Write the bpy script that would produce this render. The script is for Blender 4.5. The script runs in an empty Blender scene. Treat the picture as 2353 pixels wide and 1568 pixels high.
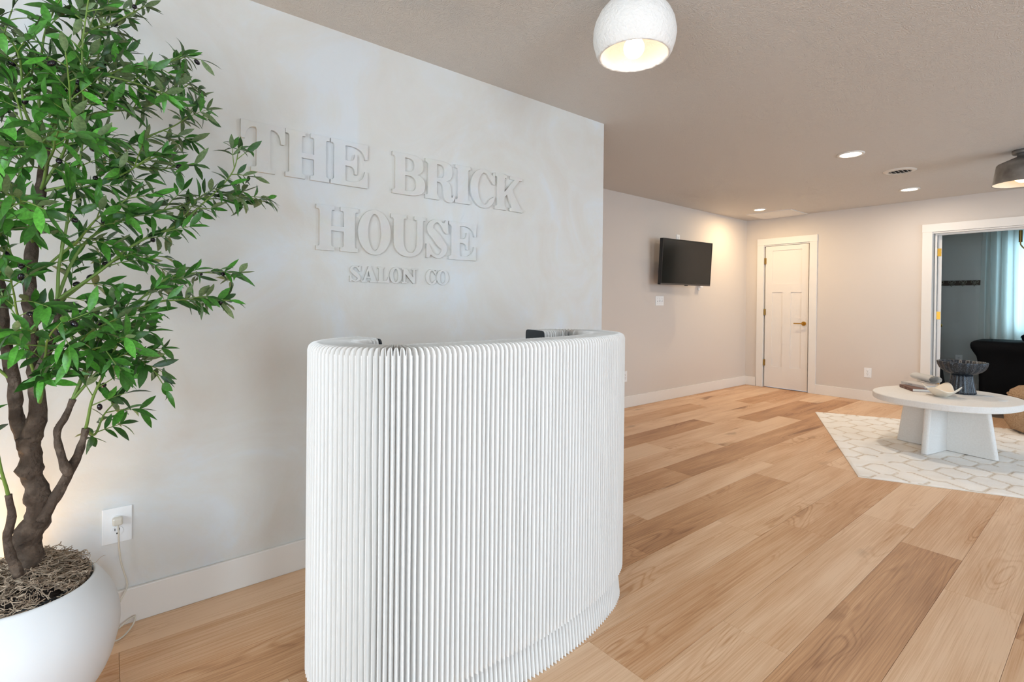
import bpy, bmesh, math, random
from mathutils import Vector, Matrix, noise

random.seed(7)
PI = math.pi
scene = bpy.context.scene
COL = scene.collection

# ------------------------------------------------------------------ camera
cam_d = bpy.data.cameras.new('camera')
cam = bpy.data.objects.new('camera', cam_d)
COL.objects.link(cam)
R_ = Vector((0.77763336, -0.62862960, 0.01054460))
U_ = Vector((-0.00401928, 0.01180068, 0.99992229))
F_ = Vector((0.62870518, 0.77761531, -0.00664997))
cam.matrix_world = Matrix(((R_.x, U_.x, -F_.x, 0), (R_.y, U_.y, -F_.y, 0), (R_.z, U_.z, -F_.z, 1.19423), (0, 0, 0, 1)))
cam_d.sensor_fit = 'HORIZONTAL'
cam_d.sensor_width = 36
cam_d.lens = 17.6111
cam_d.shift_y = -0.035177
cam_d.clip_start = 0.02
scene.camera = cam

# ------------------------------------------------------------------ world, daylight, exposure
world = bpy.data.worlds.new('sky')
scene.world = world
world.use_nodes = True
bg = world.node_tree.nodes['Background']
bg.inputs[0].default_value = (0.62, 0.80, 1.0, 1)
bg.inputs[1].default_value = 1.0

def daylight(name, loc, rot, sx, sy, power, color):
    l = bpy.data.lights.new(name, 'AREA')
    l.shape = 'RECTANGLE'; l.size = sx; l.size_y = sy; l.energy = power; l.color = color
    o = bpy.data.objects.new(name, l); COL.objects.link(o)
    o.location = loc; o.rotation_euler = rot
    return o
# daylight that falls through the window openings, one of them added for its light
daylight('window_daylight', (0.2, -3.33, 1.12), (-PI/2, 0, PI), 0.85, 1.95, 66, (0.70, 0.83, 1.0))
daylight('window_daylight', (5.1, -3.33, 1.30), (-PI/2, 0, PI), 2.6, 1.7, 80, (0.61, 0.78, 1.0))  # light of the added wide right-wall window, lifts ceiling, alcove and table
daylight('window_daylight', (-2.33, -0.5, 1.25), (PI/2, 0, -PI/2), 2.6, 1.7, 104, (0.77, 0.87, 1.0))
daylight('window_daylight', (9.55, 0.45, 1.45), (PI/2, 0, PI/2), 1.2, 1.3, 25, (0.50, 0.82, 1.0))

vs = scene.view_settings
vs.view_transform = 'Standard'; vs.look = 'None'; vs.gamma = 1.0; vs.use_curve_mapping = False
vs.exposure = 0.42
scene.cycles.use_denoising = True
scene.cycles.max_bounces = 6
scene.cycles.diffuse_bounces = 4
scene.cycles.glossy_bounces = 2
scene.cycles.use_adaptive_sampling = True
scene.cycles.adaptive_threshold = 0.065
scene.cycles.adaptive_min_samples = 12
scene.cycles.transparent_max_bounces = 8
scene.cycles.sample_clamp_indirect = 6.0

# ------------------------------------------------------------------ helpers
def lin(h):
    h = h.lstrip('#')
    c = [int(h[i:i+2], 16)/255 for i in (0, 2, 4)]
    return tuple((v/12.92 if v <= .04045 else ((v+.055)/1.055)**2.4) for v in c) + (1,)

def mat(name, color, rough=.6, metal=0, spec=.5, emit=None, estr=0, bump=None, vary=None, sss=0, coat=0):
    m = bpy.data.materials.new(name); m.use_nodes = True
    nt = m.node_tree; b = nt.nodes['Principled BSDF']
    c = lin(color) if isinstance(color, str) else color
    b.inputs['Base Color'].default_value = c
    b.inputs['Roughness'].default_value = rough
    b.inputs['Metallic'].default_value = metal
    b.inputs['Specular IOR Level'].default_value = spec
    b.inputs['Coat Weight'].default_value = coat
    if emit:
        b.inputs['Emission Color'].default_value = lin(emit); b.inputs['Emission Strength'].default_value = estr
    if bump or vary:
        tc = nt.nodes.new('ShaderNodeNewGeometry')
    if bump:   # (scale, strength, distance)
        n = nt.nodes.new('ShaderNodeTexNoise'); n.inputs['Scale'].default_value = bump[0]; n.inputs['Detail'].default_value = 3
        bp = nt.nodes.new('ShaderNodeBump'); bp.inputs['Strength'].default_value = bump[1]; bp.inputs['Distance'].default_value = bump[2]
        nt.links.new(tc.outputs['Position'], n.inputs['Vector'])
        nt.links.new(n.outputs[0], bp.inputs['Height']); nt.links.new(bp.outputs[0], b.inputs['Normal'])
    if vary:   # (scale, other colour, contrast lo, hi)
        n = nt.nodes.new('ShaderNodeTexNoise'); n.inputs['Scale'].default_value = vary[0]; n.inputs['Detail'].default_value = 4
        r = nt.nodes.new('ShaderNodeMapRange'); r.inputs[1].default_value = vary[2]; r.inputs[2].default_value = vary[3]
        mx = nt.nodes.new('ShaderNodeMix'); mx.data_type = 'RGBA'
        mx.inputs[6].default_value = c; mx.inputs[7].default_value = lin(vary[1])
        nt.links.new(tc.outputs['Position'], n.inputs['Vector'])
        nt.links.new(n.outputs[0], r.inputs[0]); nt.links.new(r.outputs[0], mx.inputs[0]); nt.links.new(mx.outputs[2], b.inputs['Base Color'])
    return m

def mesh_of(name, bm, mats, smooth=False):
    me = bpy.data.meshes.new(name)
    bm.normal_update(); bm.to_mesh(me); bm.free()
    for m in (mats if isinstance(mats, (list, tuple)) else [mats]): me.materials.append(m)
    if smooth:
        for p in me.polygons: p.use_smooth = True
    return me

def obj(name, src, mats=None, parent=None, smooth=False):
    me = mesh_of(name, src, mats, smooth) if isinstance(src, bmesh.types.BMesh) else src
    o = bpy.data.objects.new(name, me); COL.objects.link(o)
    if parent: attach(o, parent)
    return o

def world_of(o):
    m = o.matrix_basis.copy()
    if o.parent: m = world_of(o.parent) @ o.matrix_parent_inverse @ m
    return m
def attach(o, parent):
    o.parent = parent
    o.matrix_parent_inverse = world_of(parent).inverted()

def tag(o, label, cat=None, group=None, kind=None):
    o['label'] = label
    if cat: o['category'] = cat
    if group: o['group'] = group
    if kind: o['kind'] = kind
    return o

def thing(name, loc, label, cat, group=None, rz=0, kind=None):
    o = bpy.data.objects.new(name, None); COL.objects.link(o)
    o.location = loc; o.rotation_euler = (0, 0, rz); o.empty_display_size = .05
    return tag(o, label, cat, group, kind)

def bx(bm, lo, hi, bev=0, M=None, seg=2):
    """box between two corners"""
    r = bmesh.ops.create_cube(bm, size=1)
    c = [(a+b)/2 for a, b in zip(lo, hi)]; s = [abs(b-a) for a, b in zip(lo, hi)]
    vs_ = r['verts']
    for v in vs_: v.co = Vector((v.co.x*s[0]+c[0], v.co.y*s[1]+c[1], v.co.z*s[2]+c[2]))
    if bev:
        es = list({e for v in vs_ for e in v.link_edges})
        rr = bmesh.ops.bevel(bm, geom=es, offset=bev, segments=seg, affect='EDGES', profile=.5)
        vs_ = list({v for f in rr['faces'] for v in f.verts} | {v for v in vs_ if v.is_valid})
    if M is not None: bmesh.ops.transform(bm, matrix=M, verts=vs_)
    return vs_

def boxo(name, lo, hi, m, parent=None, bev=0, M=None):
    bm = bmesh.new(); bx(bm, lo, hi, bev, M); return obj(name, bm, m, parent)

def lathe(bm, prof, n=32, center=(0, 0, 0), flute=None, cap=False):
    """revolve (r, z) profile; flute=(count, depth function of index)"""
    rings = []
    for i, (r, z) in enumerate(prof):
        ring = []
        for k in range(n):
            a = 2*PI*k/n
            rr = r
            if flute: rr = r*(1 + flute[1]*math.cos(a*flute[0]))
            ring.append(bm.verts.new((center[0]+rr*math.cos(a), center[1]+rr*math.sin(a), center[2]+z)))
        rings.append(ring)
    for a, b in zip(rings, rings[1:]):
        for k in range(n):
            bm.faces.new((a[k], a[(k+1) % n], b[(k+1) % n], b[k]))
    if cap:
        bm.faces.new(list(reversed(rings[0]))); bm.faces.new(rings[-1])
    return rings

def tube(bm, pts, rad, n=6, wob=0, caps=True):
    pts = [Vector(p) for p in pts]
    if not isinstance(rad, (list, tuple)): rad = [rad]*len(pts)
    up = Vector((.3, .2, .9)); rings = []
    for i, p in enumerate(pts):
        t = (pts[min(i+1, len(pts)-1)] - pts[max(i-1, 0)]).normalized()
        a = t.cross(up)
        if a.length < .05: a = t.cross(Vector((1, 0, 0)))
        a.normalize(); b = t.cross(a)
        up = b.cross(t) if False else up
        ring = []
        for k in range(n):
            th = 2*PI*k/n
            rr = rad[i]
            q = p + (a*math.cos(th) + b*math.sin(th))*rr
            if wob: q += (a*math.cos(th)+b*math.sin(th))*rr*wob*noise.noise(q*38)
            ring.append(bm.verts.new(q))
        rings.append(ring)
    for A, B in zip(rings, rings[1:]):
        for k in range(n): bm.faces.new((A[k], A[(k+1) % n], B[(k+1) % n], B[k]))
    if caps:
        bm.faces.new(list(reversed(rings[0]))); bm.faces.new(rings[-1])

def spline(pts, n):
    """Catmull-Rom through points, n samples per span; tuples of any length"""
    P = [tuple(p) for p in pts]; out = []
    for i in range(len(P)-1):
        p0 = P[max(i-1, 0)]; p1 = P[i]; p2 = P[i+1]; p3 = P[min(i+2, len(P)-1)]
        for k in range(n):
            t = k/n
            out.append(tuple(.5*((2*b)+(-a+c)*t+(2*a-5*b+4*c-d)*t*t+(-a+3*b-3*c+d)*t**3) for a, b, c, d in zip(p0, p1, p2, p3)))
    out.append(P[-1]); return out

def prism(bm, pts, z0, z1):
    a = [bm.verts.new((x, y, z0)) for x, y in pts]; b = [bm.verts.new((x, y, z1)) for x, y in pts]
    n = len(pts)
    bm.faces.new(list(reversed(a))); bm.faces.new(b)
    for k in range(n): bm.faces.new((a[k], a[(k+1) % n], b[(k+1) % n], b[k]))

# ------------------------------------------------------------------ materials
def node(nt, t, **kw):
    n = nt.nodes.new(t)
    for k, v in kw.items(): setattr(n, k, v)
    return n

def limewash(name='limewash', bright=1.0):
    m = bpy.data.materials.new(name); m.use_nodes = True; nt = m.node_tree; b = nt.nodes['Principled BSDF']
    g = node(nt, 'ShaderNodeNewGeometry')
    n1 = node(nt, 'ShaderNodeTexNoise'); n1.inputs['Scale'].default_value = 2.3; n1.inputs['Detail'].default_value = 6; n1.inputs['Roughness'].default_value = .62; n1.inputs['Distortion'].default_value = .9
    n2 = node(nt, 'ShaderNodeTexNoise'); n2.inputs['Scale'].default_value = 7.0; n2.inputs['Detail'].default_value = 5; n2.inputs['Distortion'].default_value = 1.5
    r = node(nt, 'ShaderNodeValToRGB')
    e = r.color_ramp.elements
    e[0].position = .34; e[0].color = lin('#d7d1c8'); e[1].position = .64; e[1].color = lin('#dadcdd')
    x = e.new(.5); x.color = lin('#dad7d1')
    mx = node(nt, 'ShaderNodeMix', data_type='RGBA'); mx.blend_type = 'SOFT_LIGHT'; mx.inputs[0].default_value = .22
    nt.links.new(g.outputs['Position'], n1.inputs['Vector']); nt.links.new(g.outputs['Position'], n2.inputs['Vector'])
    nt.links.new(n1.outputs[0], r.inputs[0]); nt.links.new(r.outputs[0], mx.inputs[6]); nt.links.new(n2.outputs[1], mx.inputs[7])
    hs = node(nt, 'ShaderNodeHueSaturation'); hs.inputs['Saturation'].default_value = .8; hs.inputs['Value'].default_value = bright
    nt.links.new(mx.outputs[2], hs.inputs['Color'])
    mx2 = node(nt, 'ShaderNodeMix', data_type='RGBA'); mx2.inputs[0].default_value = .75 if bright == 1.0 else .2
    nt.links.new(hs.outputs[0], mx2.inputs[6]); nt.links.new(r.outputs[0], mx2.inputs[7])
    nt.links.new(mx2.outputs[2], b.inputs['Base Color']); b.inputs['Roughness'].default_value = .75; b.inputs['Specular IOR Level'].default_value = .25
    n3 = node(nt, 'ShaderNodeTexNoise'); n3.inputs['Scale'].default_value = 26; n3.inputs['Detail'].default_value = 5; n3.inputs['Distortion'].default_value = 2
    bp = node(nt, 'ShaderNodeBump'); bp.inputs['Strength'].default_value = .12; bp.inputs['Distance'].default_value = .004
    nt.links.new(g.outputs['Position'], n3.inputs['Vector']); nt.links.new(n3.outputs[0], bp.inputs['Height']); nt.links.new(bp.outputs[0], b.inputs['Normal'])
    return m

def ceiling_mat():
    m = bpy.data.materials.new('textured_ceiling'); m.use_nodes = True; nt = m.node_tree; b = nt.nodes['Principled BSDF']
    b.inputs['Base Color'].default_value = lin('#d0cac3'); b.inputs['Roughness'].default_value = .55; b.inputs['Specular IOR Level'].default_value = .4
    g = node(nt, 'ShaderNodeNewGeometry')
    n1 = node(nt, 'ShaderNodeTexNoise'); n1.inputs['Scale'].default_value = 100; n1.inputs['Detail'].default_value = 6; n1.inputs['Distortion'].default_value = 1.2
    n2 = node(nt, 'ShaderNodeTexVoronoi', feature='DISTANCE_TO_EDGE'); n2.inputs['Scale'].default_value = 72
    wn = node(nt, 'ShaderNodeTexNoise'); wn.inputs['Scale'].default_value = 9; wn.inputs['Detail'].default_value = 3
    va = node(nt, 'ShaderNodeVectorMath', operation='MULTIPLY_ADD'); va.inputs[1].default_value = (.25, .25, 0)
    nt.links.new(g.outputs['Position'], wn.inputs['Vector']); nt.links.new(wn.outputs[1], va.inputs[0]); nt.links.new(g.outputs['Position'], va.inputs[2])
    nt.links.new(va.outputs[0], n2.inputs['Vector']); nt.links.new(g.outputs['Position'], n1.inputs['Vector'])
    ad = node(nt, 'ShaderNodeMath', operation='ADD')
    mr = node(nt, 'ShaderNodeMapRange'); mr.inputs[1].default_value = 0; mr.inputs[2].default_value = .25
    nt.links.new(n2.outputs[0], mr.inputs[0]); nt.links.new(mr.outputs[0], ad.inputs[0]); nt.links.new(n1.outputs[0], ad.inputs[1])
    bp = node(nt, 'ShaderNodeBump'); bp.inputs['Strength'].default_value = .42; bp.inputs['Distance'].default_value = .0035
    nt.links.new(ad.outputs[0], bp.inputs['Height']); nt.links.new(bp.outputs[0], b.inputs['Normal'])
    return m

def wood(name, light, mid, dark, rough=.42):
    m = bpy.data.materials.new(name); m.use_nodes = True; nt = m.node_tree; b = nt.nodes['Principled BSDF']
    L = nt.links.new
    g = node(nt, 'ShaderNodeNewGeometry'); oi = node(nt, 'ShaderNodeObjectInfo')
    wn = node(nt, 'ShaderNodeTexWhiteNoise', noise_dimensions='1D'); L(oi.outputs['Random'], wn.inputs['W'])
    off = node(nt, 'ShaderNodeVectorMath', operation='MULTIPLY_ADD'); off.inputs[1].default_value = (37, 53, 19)
    L(wn.outputs['Color'], off.inputs[0]); L(g.outputs['Position'], off.inputs[2])
    def mapped(s):
        mp = node(nt, 'ShaderNodeVectorMath', operation='MULTIPLY'); mp.inputs[1].default_value = s
        L(off.outputs[0], mp.inputs[0]); return mp.outputs[0]
    # cathedral figure: contour lines of a stretched noise field
    fld = node(nt, 'ShaderNodeTexNoise'); fld.inputs['Scale'].default_value = 1; fld.inputs['Detail'].default_value = 2; fld.inputs['Roughness'].default_value = .45; fld.inputs['Distortion'].default_value = .35
    L(mapped((.9, 5.5, 1)), fld.inputs['Vector'])
    mul = node(nt, 'ShaderNodeMath', operation='MULTIPLY'); mul.inputs[1].default_value = 150; L(fld.outputs[0], mul.inputs[0])
    sn0 = node(nt, 'ShaderNodeMath', operation='SINE'); L(mul.outputs[0], sn0.inputs[0])
    sn1 = node(nt, 'ShaderNodeMapRange'); sn1.inputs[1].default_value = -1; sn1.inputs[2].default_value = 1; L(sn0.outputs[0], sn1.inputs[0])
    sn2 = node(nt, 'ShaderNodeMath', operation='POWER'); sn2.inputs[1].default_value = 3; L(sn1.outputs[0], sn2.inputs[0])
    sn = node(nt, 'ShaderNodeMath', operation='MULTIPLY'); sn.inputs[1].default_value = -2.0; L(sn2.outputs[0], sn.inputs[0])
    # where the figure shows
    msk = node(nt, 'ShaderNodeTexNoise'); msk.inputs['Scale'].default_value = 1; msk.inputs['Detail'].default_value = 2; L(mapped((1.1, 5, 1)), msk.inputs['Vector'])
    mr = node(nt, 'ShaderNodeMapRange'); mr.inputs[1].default_value = .50; mr.inputs[2].default_value = .64; L(fld.outputs[0], mr.inputs[0])
    fig = node(nt, 'ShaderNodeMath', operation='MULTIPLY'); L(sn.outputs[0], fig.inputs[0]); L(mr.outputs[0], fig.inputs[1])
    # straight fine grain
    fg = node(nt, 'ShaderNodeTexNoise'); fg.inputs['Scale'].default_value = 1; fg.inputs['Detail'].default_value = 6; fg.inputs['Roughness'].default_value = .7; L(mapped((2.4, 190, 1)), fg.inputs['Vector'])
    fgc = node(nt, 'ShaderNodeMapRange'); fgc.inputs[1].default_value = .33; fgc.inputs[2].default_value = .62; fgc.inputs[3].default_value = .27; fgc.inputs[4].default_value = .66; L(fg.outputs[0], fgc.inputs[0])
    # broad tone streaks
    bs = node(nt, 'ShaderNodeTexNoise'); bs.inputs['Scale'].default_value = 1; bs.inputs['Detail'].default_value = 3; L(mapped((1.3, 9, 1)), bs.inputs['Vector'])
    bsc = node(nt, 'ShaderNodeMath', operation='MULTIPLY_ADD'); bsc.inputs[1].default_value = .6; bsc.inputs[2].default_value = .2; L(bs.outputs[0], bsc.inputs[0])
    a1 = node(nt, 'ShaderNodeMath', operation='MULTIPLY_ADD'); a1.inputs[1].default_value = .085; L(fig.outputs[0], a1.inputs[0])
    a0 = node(nt, 'ShaderNodeMath', operation='MULTIPLY_ADD'); a0.inputs[1].default_value = .62; L(fgc.outputs[0], a0.inputs[0]); L(bsc.outputs[0], a0.inputs[2])
    L(a0.outputs[0], a1.inputs[2])
    # per plank tone
    pt = node(nt, 'ShaderNodeMath', operation='MULTIPLY_ADD'); pt.inputs[1].default_value = .46; L(wn.outputs['Value'], pt.inputs[0]); L(a1.outputs[0], pt.inputs[2])
    r = node(nt, 'ShaderNodeValToRGB'); e = r.color_ramp.elements
    e[0].position = .62; e[0].color = lin(dark); e[1].position = 1.22; e[1].color = lin(light)
    nrm = node(nt, 'ShaderNodeMapRange'); nrm.inputs[1].default_value = .52; nrm.inputs[2].default_value = 1.40; L(pt.outputs[0], nrm.inputs[0])
    e[0].position = .08; e[1].position = .85; x = e.new(.45); x.color = lin(mid)
    L(nrm.outputs[0], r.inputs[0])
    # knots
    vo = node(nt, 'ShaderNodeTexVoronoi'); vo.inputs['Scale'].default_value = 1; vo.inputs['Randomness'].default_value = 1
    wv = node(nt, 'ShaderNodeTexNoise'); wv.inputs['Scale'].default_value = 14; L(g.outputs['Position'], wv.inputs['Vector'])
    kv = node(nt, 'ShaderNodeVectorMath', operation='MULTIPLY_ADD'); kv.inputs[1].default_value = (.25, .25, 0); L(wv.outputs[1], kv.inputs[0]); L(mapped((1.25, 4.2, 1)), kv.inputs[2])
    L(kv.outputs[0], vo.inputs['Vector'])
    kr = node(nt, 'ShaderNodeMapRange'); kr.inputs[1].default_value = .02; kr.inputs[2].default_value = .17; kr.inputs[3].default_value = .45; kr.inputs[4].default_value = 0; kr.interpolation_type = 'SMOOTHSTEP'
    L(vo.outputs['Distance'], kr.inputs[0])
    mx = node(nt, 'ShaderNodeMix', data_type='RGBA'); mx.inputs[7].default_value = lin('#7a4a26')
    k2 = node(nt, 'ShaderNodeMapRange'); k2.inputs[1].default_value = .66; k2.inputs[2].default_value = .76; k2.inputs[4].default_value = .8; k2.interpolation_type = 'SMOOTHSTEP'; L(fld.outputs[0], k2.inputs[0])
    km = node(nt, 'ShaderNodeMath', operation='MAXIMUM'); L(kr.outputs[0], km.inputs[0]); L(k2.outputs[0], km.inputs[1])
    L(km.outputs[0], mx.inputs[0]); L(r.outputs[0], mx.inputs[6])
    L(mx.outputs[2], b.inputs['Base Color'])
    b.inputs['Roughness'].default_value = rough; b.inputs['Specular IOR Level'].default_value = .35
    bp = node(nt, 'ShaderNodeBump'); bp.inputs['Strength'].default_value = .12; bp.inputs['Distance'].default_value = .001
    L(a1.outputs[0], bp.inputs['Height']); L(bp.outputs[0], b.inputs['Normal'])
    return m

def leaf_mat(name, c1, c2, rough, attr=False):
    m = bpy.data.materials.new(name); m.use_nodes = True; nt = m.node_tree; b = nt.nodes['Principled BSDF']; L = nt.links.new
    oi = node(nt, 'ShaderNodeNewGeometry') ; g = oi
    src = node(nt, 'ShaderNodeObjectInfo').outputs['Random'] if not attr else g.outputs['Random Per Island']
    mx = node(nt, 'ShaderNodeMix', data_type='RGBA'); mx.inputs[6].default_value = lin(c1); mx.inputs[7].default_value = lin(c2); L(src, mx.inputs[0])
    n = node(nt, 'ShaderNodeTexNoise'); n.inputs['Scale'].default_value = 160; n.inputs['Detail'].default_value = 2; L(g.outputs['Position'], n.inputs['Vector'])
    hs = node(nt, 'ShaderNodeHueSaturation'); mr = node(nt, 'ShaderNodeMapRange'); mr.inputs[1].default_value = .3; mr.inputs[2].default_value = .7; mr.inputs[3].default_value = .72; mr.inputs[4].default_value = 1.22
    L(n.outputs[0], mr.inputs[0]); L(mr.outputs[0], hs.inputs['Value']); L(mx.outputs[2], hs.inputs['Color']); L(hs.outputs[0], b.inputs['Base Color'])
    b.inputs['Roughness'].default_value = rough; b.inputs['Specular IOR Level'].default_value = .4
    return m

def paper_mat():
    m = bpy.data.materials.new('pleated_paper'); m.use_nodes = True; nt = m.node_tree; L = nt.links.new
    out = nt.nodes['Material Output']; b = nt.nodes['Principled BSDF']
    b.inputs['Base Color'].default_value = lin('#fcfbf9'); b.inputs['Roughness'].default_value = .75; b.inputs['Specular IOR Level'].default_value = .2
    t = node(nt, 'ShaderNodeBsdfTranslucent'); t.inputs[0].default_value = lin('#fbf3ea')
    mx = node(nt, 'ShaderNodeMixShader'); mx.inputs[0].default_value = .2
    L(b.outputs[0], mx.inputs[1]); L(t.outputs[0], mx.inputs[2]); L(mx.outputs[0], out.inputs['Surface'])
    return m

def curtain_mat():
    m = bpy.data.materials.new('linen_curtain'); m.use_nodes = True; nt = m.node_tree; L = nt.links.new
    out = nt.nodes['Material Output']; b = nt.nodes['Principled BSDF']
    b.inputs['Base Color'].default_value = lin('#e6e9e6'); b.inputs['Roughness'].default_value = .9
    t = node(nt, 'ShaderNodeBsdfTranslucent'); t.inputs[0].default_value = lin('#e9efee')
    g = node(nt, 'ShaderNodeNewGeometry')
    sc_ = node(nt, 'ShaderNodeVectorMath', operation='MULTIPLY'); sc_.inputs[1].default_value = (60, 60, 260); L(g.outputs['Position'], sc_.inputs[0])
    n = node(nt, 'ShaderNodeTexNoise'); n.inputs['Scale'].default_value = 1; L(sc_.outputs[0], n.inputs['Vector'])
    bp = node(nt, 'ShaderNodeBump'); bp.inputs['Strength'].default_value = .3; bp.inputs['Distance'].default_value = .002; L(n.outputs[0], bp.inputs['Height']); L(bp.outputs[0], b.inputs['Normal'])
    mx = node(nt, 'ShaderNodeMixShader'); mx.inputs[0].default_value = .45
    L(b.outputs[0], mx.inputs[1]); L(t.outputs[0], mx.inputs[2]); L(mx.outputs[0], out.inputs['Surface'])
    return m

def glass_mat():
    m = bpy.data.materials.new('window_glass'); m.use_nodes = True; nt = m.node_tree; L = nt.links.new
    out = nt.nodes['Material Output']
    t = node(nt, 'ShaderNodeBsdfTransparent'); t.inputs[0].default_value = (.97, .99, .98, 1); gl = node(nt, 'ShaderNodeBsdfGlossy'); gl.inputs['Roughness'].default_value = .02
    mx = node(nt, 'ShaderNodeMixShader'); mx.inputs[0].default_value = .06
    L(t.outputs[0], mx.inputs[1]); L(gl.outputs[0], mx.inputs[2]); L(mx.outputs[0], out.inputs['Surface'])
    return m

M = {}
M['lime'] = limewash()
M['letter'] = limewash('limewash_letter', 0.97)
M['ceil'] = ceiling_mat()
M['wall'] = mat('wall_paint', '#d7cdc4', .7, spec=.25, bump=(180, .08, .002))
M['wall_room'] = mat('back_room_paint', '#cfd0cd', .7, spec=.25, bump=(180, .08, .002))
M['trim'] = mat('white_trim', '#e9e4de', .38, spec=.45)
M['door'] = mat('door_paint', '#e8e1da', .36, spec=.45)
M['wood'] = wood('oak_plank', '#e6c29f', '#c7966b', '#936340')
M['wood_far'] = wood('grey_plank', '#9a8a7c', '#82746a', '#62564e')
M['groove'] = mat('floor_joint', '#8a6642', .8)
M['paper'] = paper_mat()
M['felt'] = mat('black_end_panel', '#2e3338', .6)
M['plastic'] = mat('white_plastic', '#f0f0f0', .35)
M['slot'] = mat('dark_slot', '#1c1c1e', .6)
M['grey_slot'] = mat('grey_slot', '#8d8a86', .6)
M['brass'] = mat('brushed_brass', '#c9983f', .32, metal=1)
M['old_brass'] = mat('aged_brass', '#a8894e', .4, metal=1)
M['black_plastic'] = mat('black_plastic', '#191817', .45)
M['screen'] = mat('tv_screen', '#16140f', .16, spec=.6)
M['tv_edge'] = mat('tv_lower_edge', '#6b6560', .35, metal=.7)
M['plaster'] = mat('rough_plaster', '#f2eee9', .9, spec=.15, bump=(85, .9, .006))
M['bulb'] = mat('glowing_bulb', '#ffffff', .4, emit='#ffe6c8', estr=6.5)
M['warm_bulb'] = mat('glowing_warm_bulb', '#ffffff', .4, emit='#ffd6a6', estr=3.0)
M['lens'] = mat('downlight_lens', '#ffffff', .4, emit='#fff0dd', estr=14)
M['warm_lens'] = mat('warm_downlight_lens', '#ffffff', .4, emit='#ffdba8', estr=14)
M['galv'] = mat('galvanised_metal', '#8f8b86', .55, metal=.55, vary=(9, '#5f5a55', .35, .7))
M['galv_in'] = mat('lamp_inside', '#e9dccb', .5)
M['vent'] = mat('vent_white', '#e4ded6', .5)
M['pot'] = mat('matte_white_planter', '#e4e5e6', .45, spec=.4)
M['soil'] = mat('dark_soil', '#2b221c', .95, bump=(60, 1, .01))
M['liner'] = mat('black_nursery_pot', '#191a1b', .45)
M['moss'] = mat('dry_moss', '#8f7a66', .9, vary=(55, '#c3b09a', .35, .7))
M['bark'] = mat('brown_bark', '#51443a', .85, spec=.2, bump=(55, 1.0, .012), vary=(28, '#7a6a5c', .45, .75))
M['stem'] = mat('green_stem', '#6f8a3c', .55)
M['leaf_top'] = leaf_mat('leaf_top', '#2b541c', '#58a236', .36)
M['leaf_under'] = leaf_mat('leaf_under', '#647a4e', '#869a6c', .55)
M['leaf_top_s'] = leaf_mat('leaf_top_small', '#264a1a', '#48882d', .36, True)
M['leaf_under_s'] = leaf_mat('leaf_under_small', '#5c7048', '#7d9165', .55, True)
M['olive'] = mat('black_olive', '#17101a', .16, spec=.6, vary=(30, '#3a2a26', .5, .75))
M['cord'] = mat('clear_cord', '#d9d2c4', .25, spec=.6)
M['table'] = mat('whitewashed_table', '#e6e2dd', .6, spec=.3, vary=(90, '#e0dbd5', .35, .75))
M['rug_edge'] = mat('rug_binding', '#ece5da', .9)
M['boucle'] = mat('tan_boucle', '#c3a587', .95, spec=.1, bump=(120, 1.0, .012), vary=(90, '#a98a6c', .4, .65))
M['bowl'] = None
M['cream'] = mat('cream_ceramic', '#efe3d0', .4)
M['book_brown'] = mat('brown_cover', '#6d4a3e', .6)
M['book_grey'] = mat('grey_cover', '#c9c2bd', .6)
M['pages'] = mat('book_pages', '#e6e0d6', .8)
M['print_light'] = mat('spine_print_light', '#b99a88', .6)
M['print_dark'] = mat('spine_print_dark', '#5d5753', .6)
M['roll'] = mat('white_paper_roll', '#f6f4f1', .6)
M['black_cloth'] = mat('black_stretch_cloth', '#0b0b0e', .75, spec=.2)
M['navy'] = mat('navy_cloth', '#1c2a5c', .9)
M['rail'] = mat('dark_hook_board', '#4a3a2e', .6)
M['iron'] = mat('pale_iron_hook', '#8f8d80', .5, metal=.3)
M['curtain'] = curtain_mat()
M['glass'] = glass_mat()
def speckle():
    m = mat('black_terrazzo', '#1d2229', .35, spec=.5); nt = m.node_tree; b = nt.nodes['Principled BSDF']
    g = node(nt, 'ShaderNodeNewGeometry'); v = node(nt, 'ShaderNodeTexVoronoi'); v.inputs['Scale'].default_value = 210
    nt.links.new(g.outputs['Position'], v.inputs['Vector'])
    mr = node(nt, 'ShaderNodeMapRange'); mr.inputs[1].default_value = .16; mr.inputs[2].default_value = .30; mr.inputs[3].default_value = 1; mr.inputs[4].default_value = 0
    nt.links.new(v.outputs['Distance'], mr.inputs[0])
    mx = node(nt, 'ShaderNodeMix', data_type='RGBA'); mx.inputs[6].default_value = lin('#1b2027'); mx.inputs[7].default_value = lin('#8d97a3')
    nt.links.new(mr.outputs[0], mx.inputs[0]); nt.links.new(mx.outputs[2], b.inputs['Base Color'])
    return m
M['bowl'] = speckle()

# ------------------------------------------------------------------ the room
H = 2.43
YS, XE = 2.3085, 2.6676      # sign wall plane and its end
YT, XB = 3.6099, 7.3956      # alcove wall, back wall
YR, XR = -3.2, -2.2          # right and rear walls (outside the frame)
XF, YFL, YFR = 9.3, 2.3, -1.6  # room behind the doorway
DY0, DY1 = 3.352, 2.744      # closed door opening (hinge side, latch side)
OY0, OY1 = 1.450, 0.55       # doorway opening
DH = 2.045
def structure(name, boxes, m, label):
    bm = bmesh.new()
    for lo, hi in boxes: bx(bm, lo, hi)
    o = obj(name, bm, m); o['kind'] = 'structure'; o['label'] = label
    return o
T = .12
wl = structure('wall_left', [((XR, YS, 0), (XE, YS+T, H)), ((XE-T, YS+T, 0), (XE, YT+T, H))], M['lime'], 'limewashed feature wall carrying the raised letters')
structure('wall_alcove', [((XE, YT, 0), (XB+T, YT+T, H))], M['wall'], 'off white wall behind the television')
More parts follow.
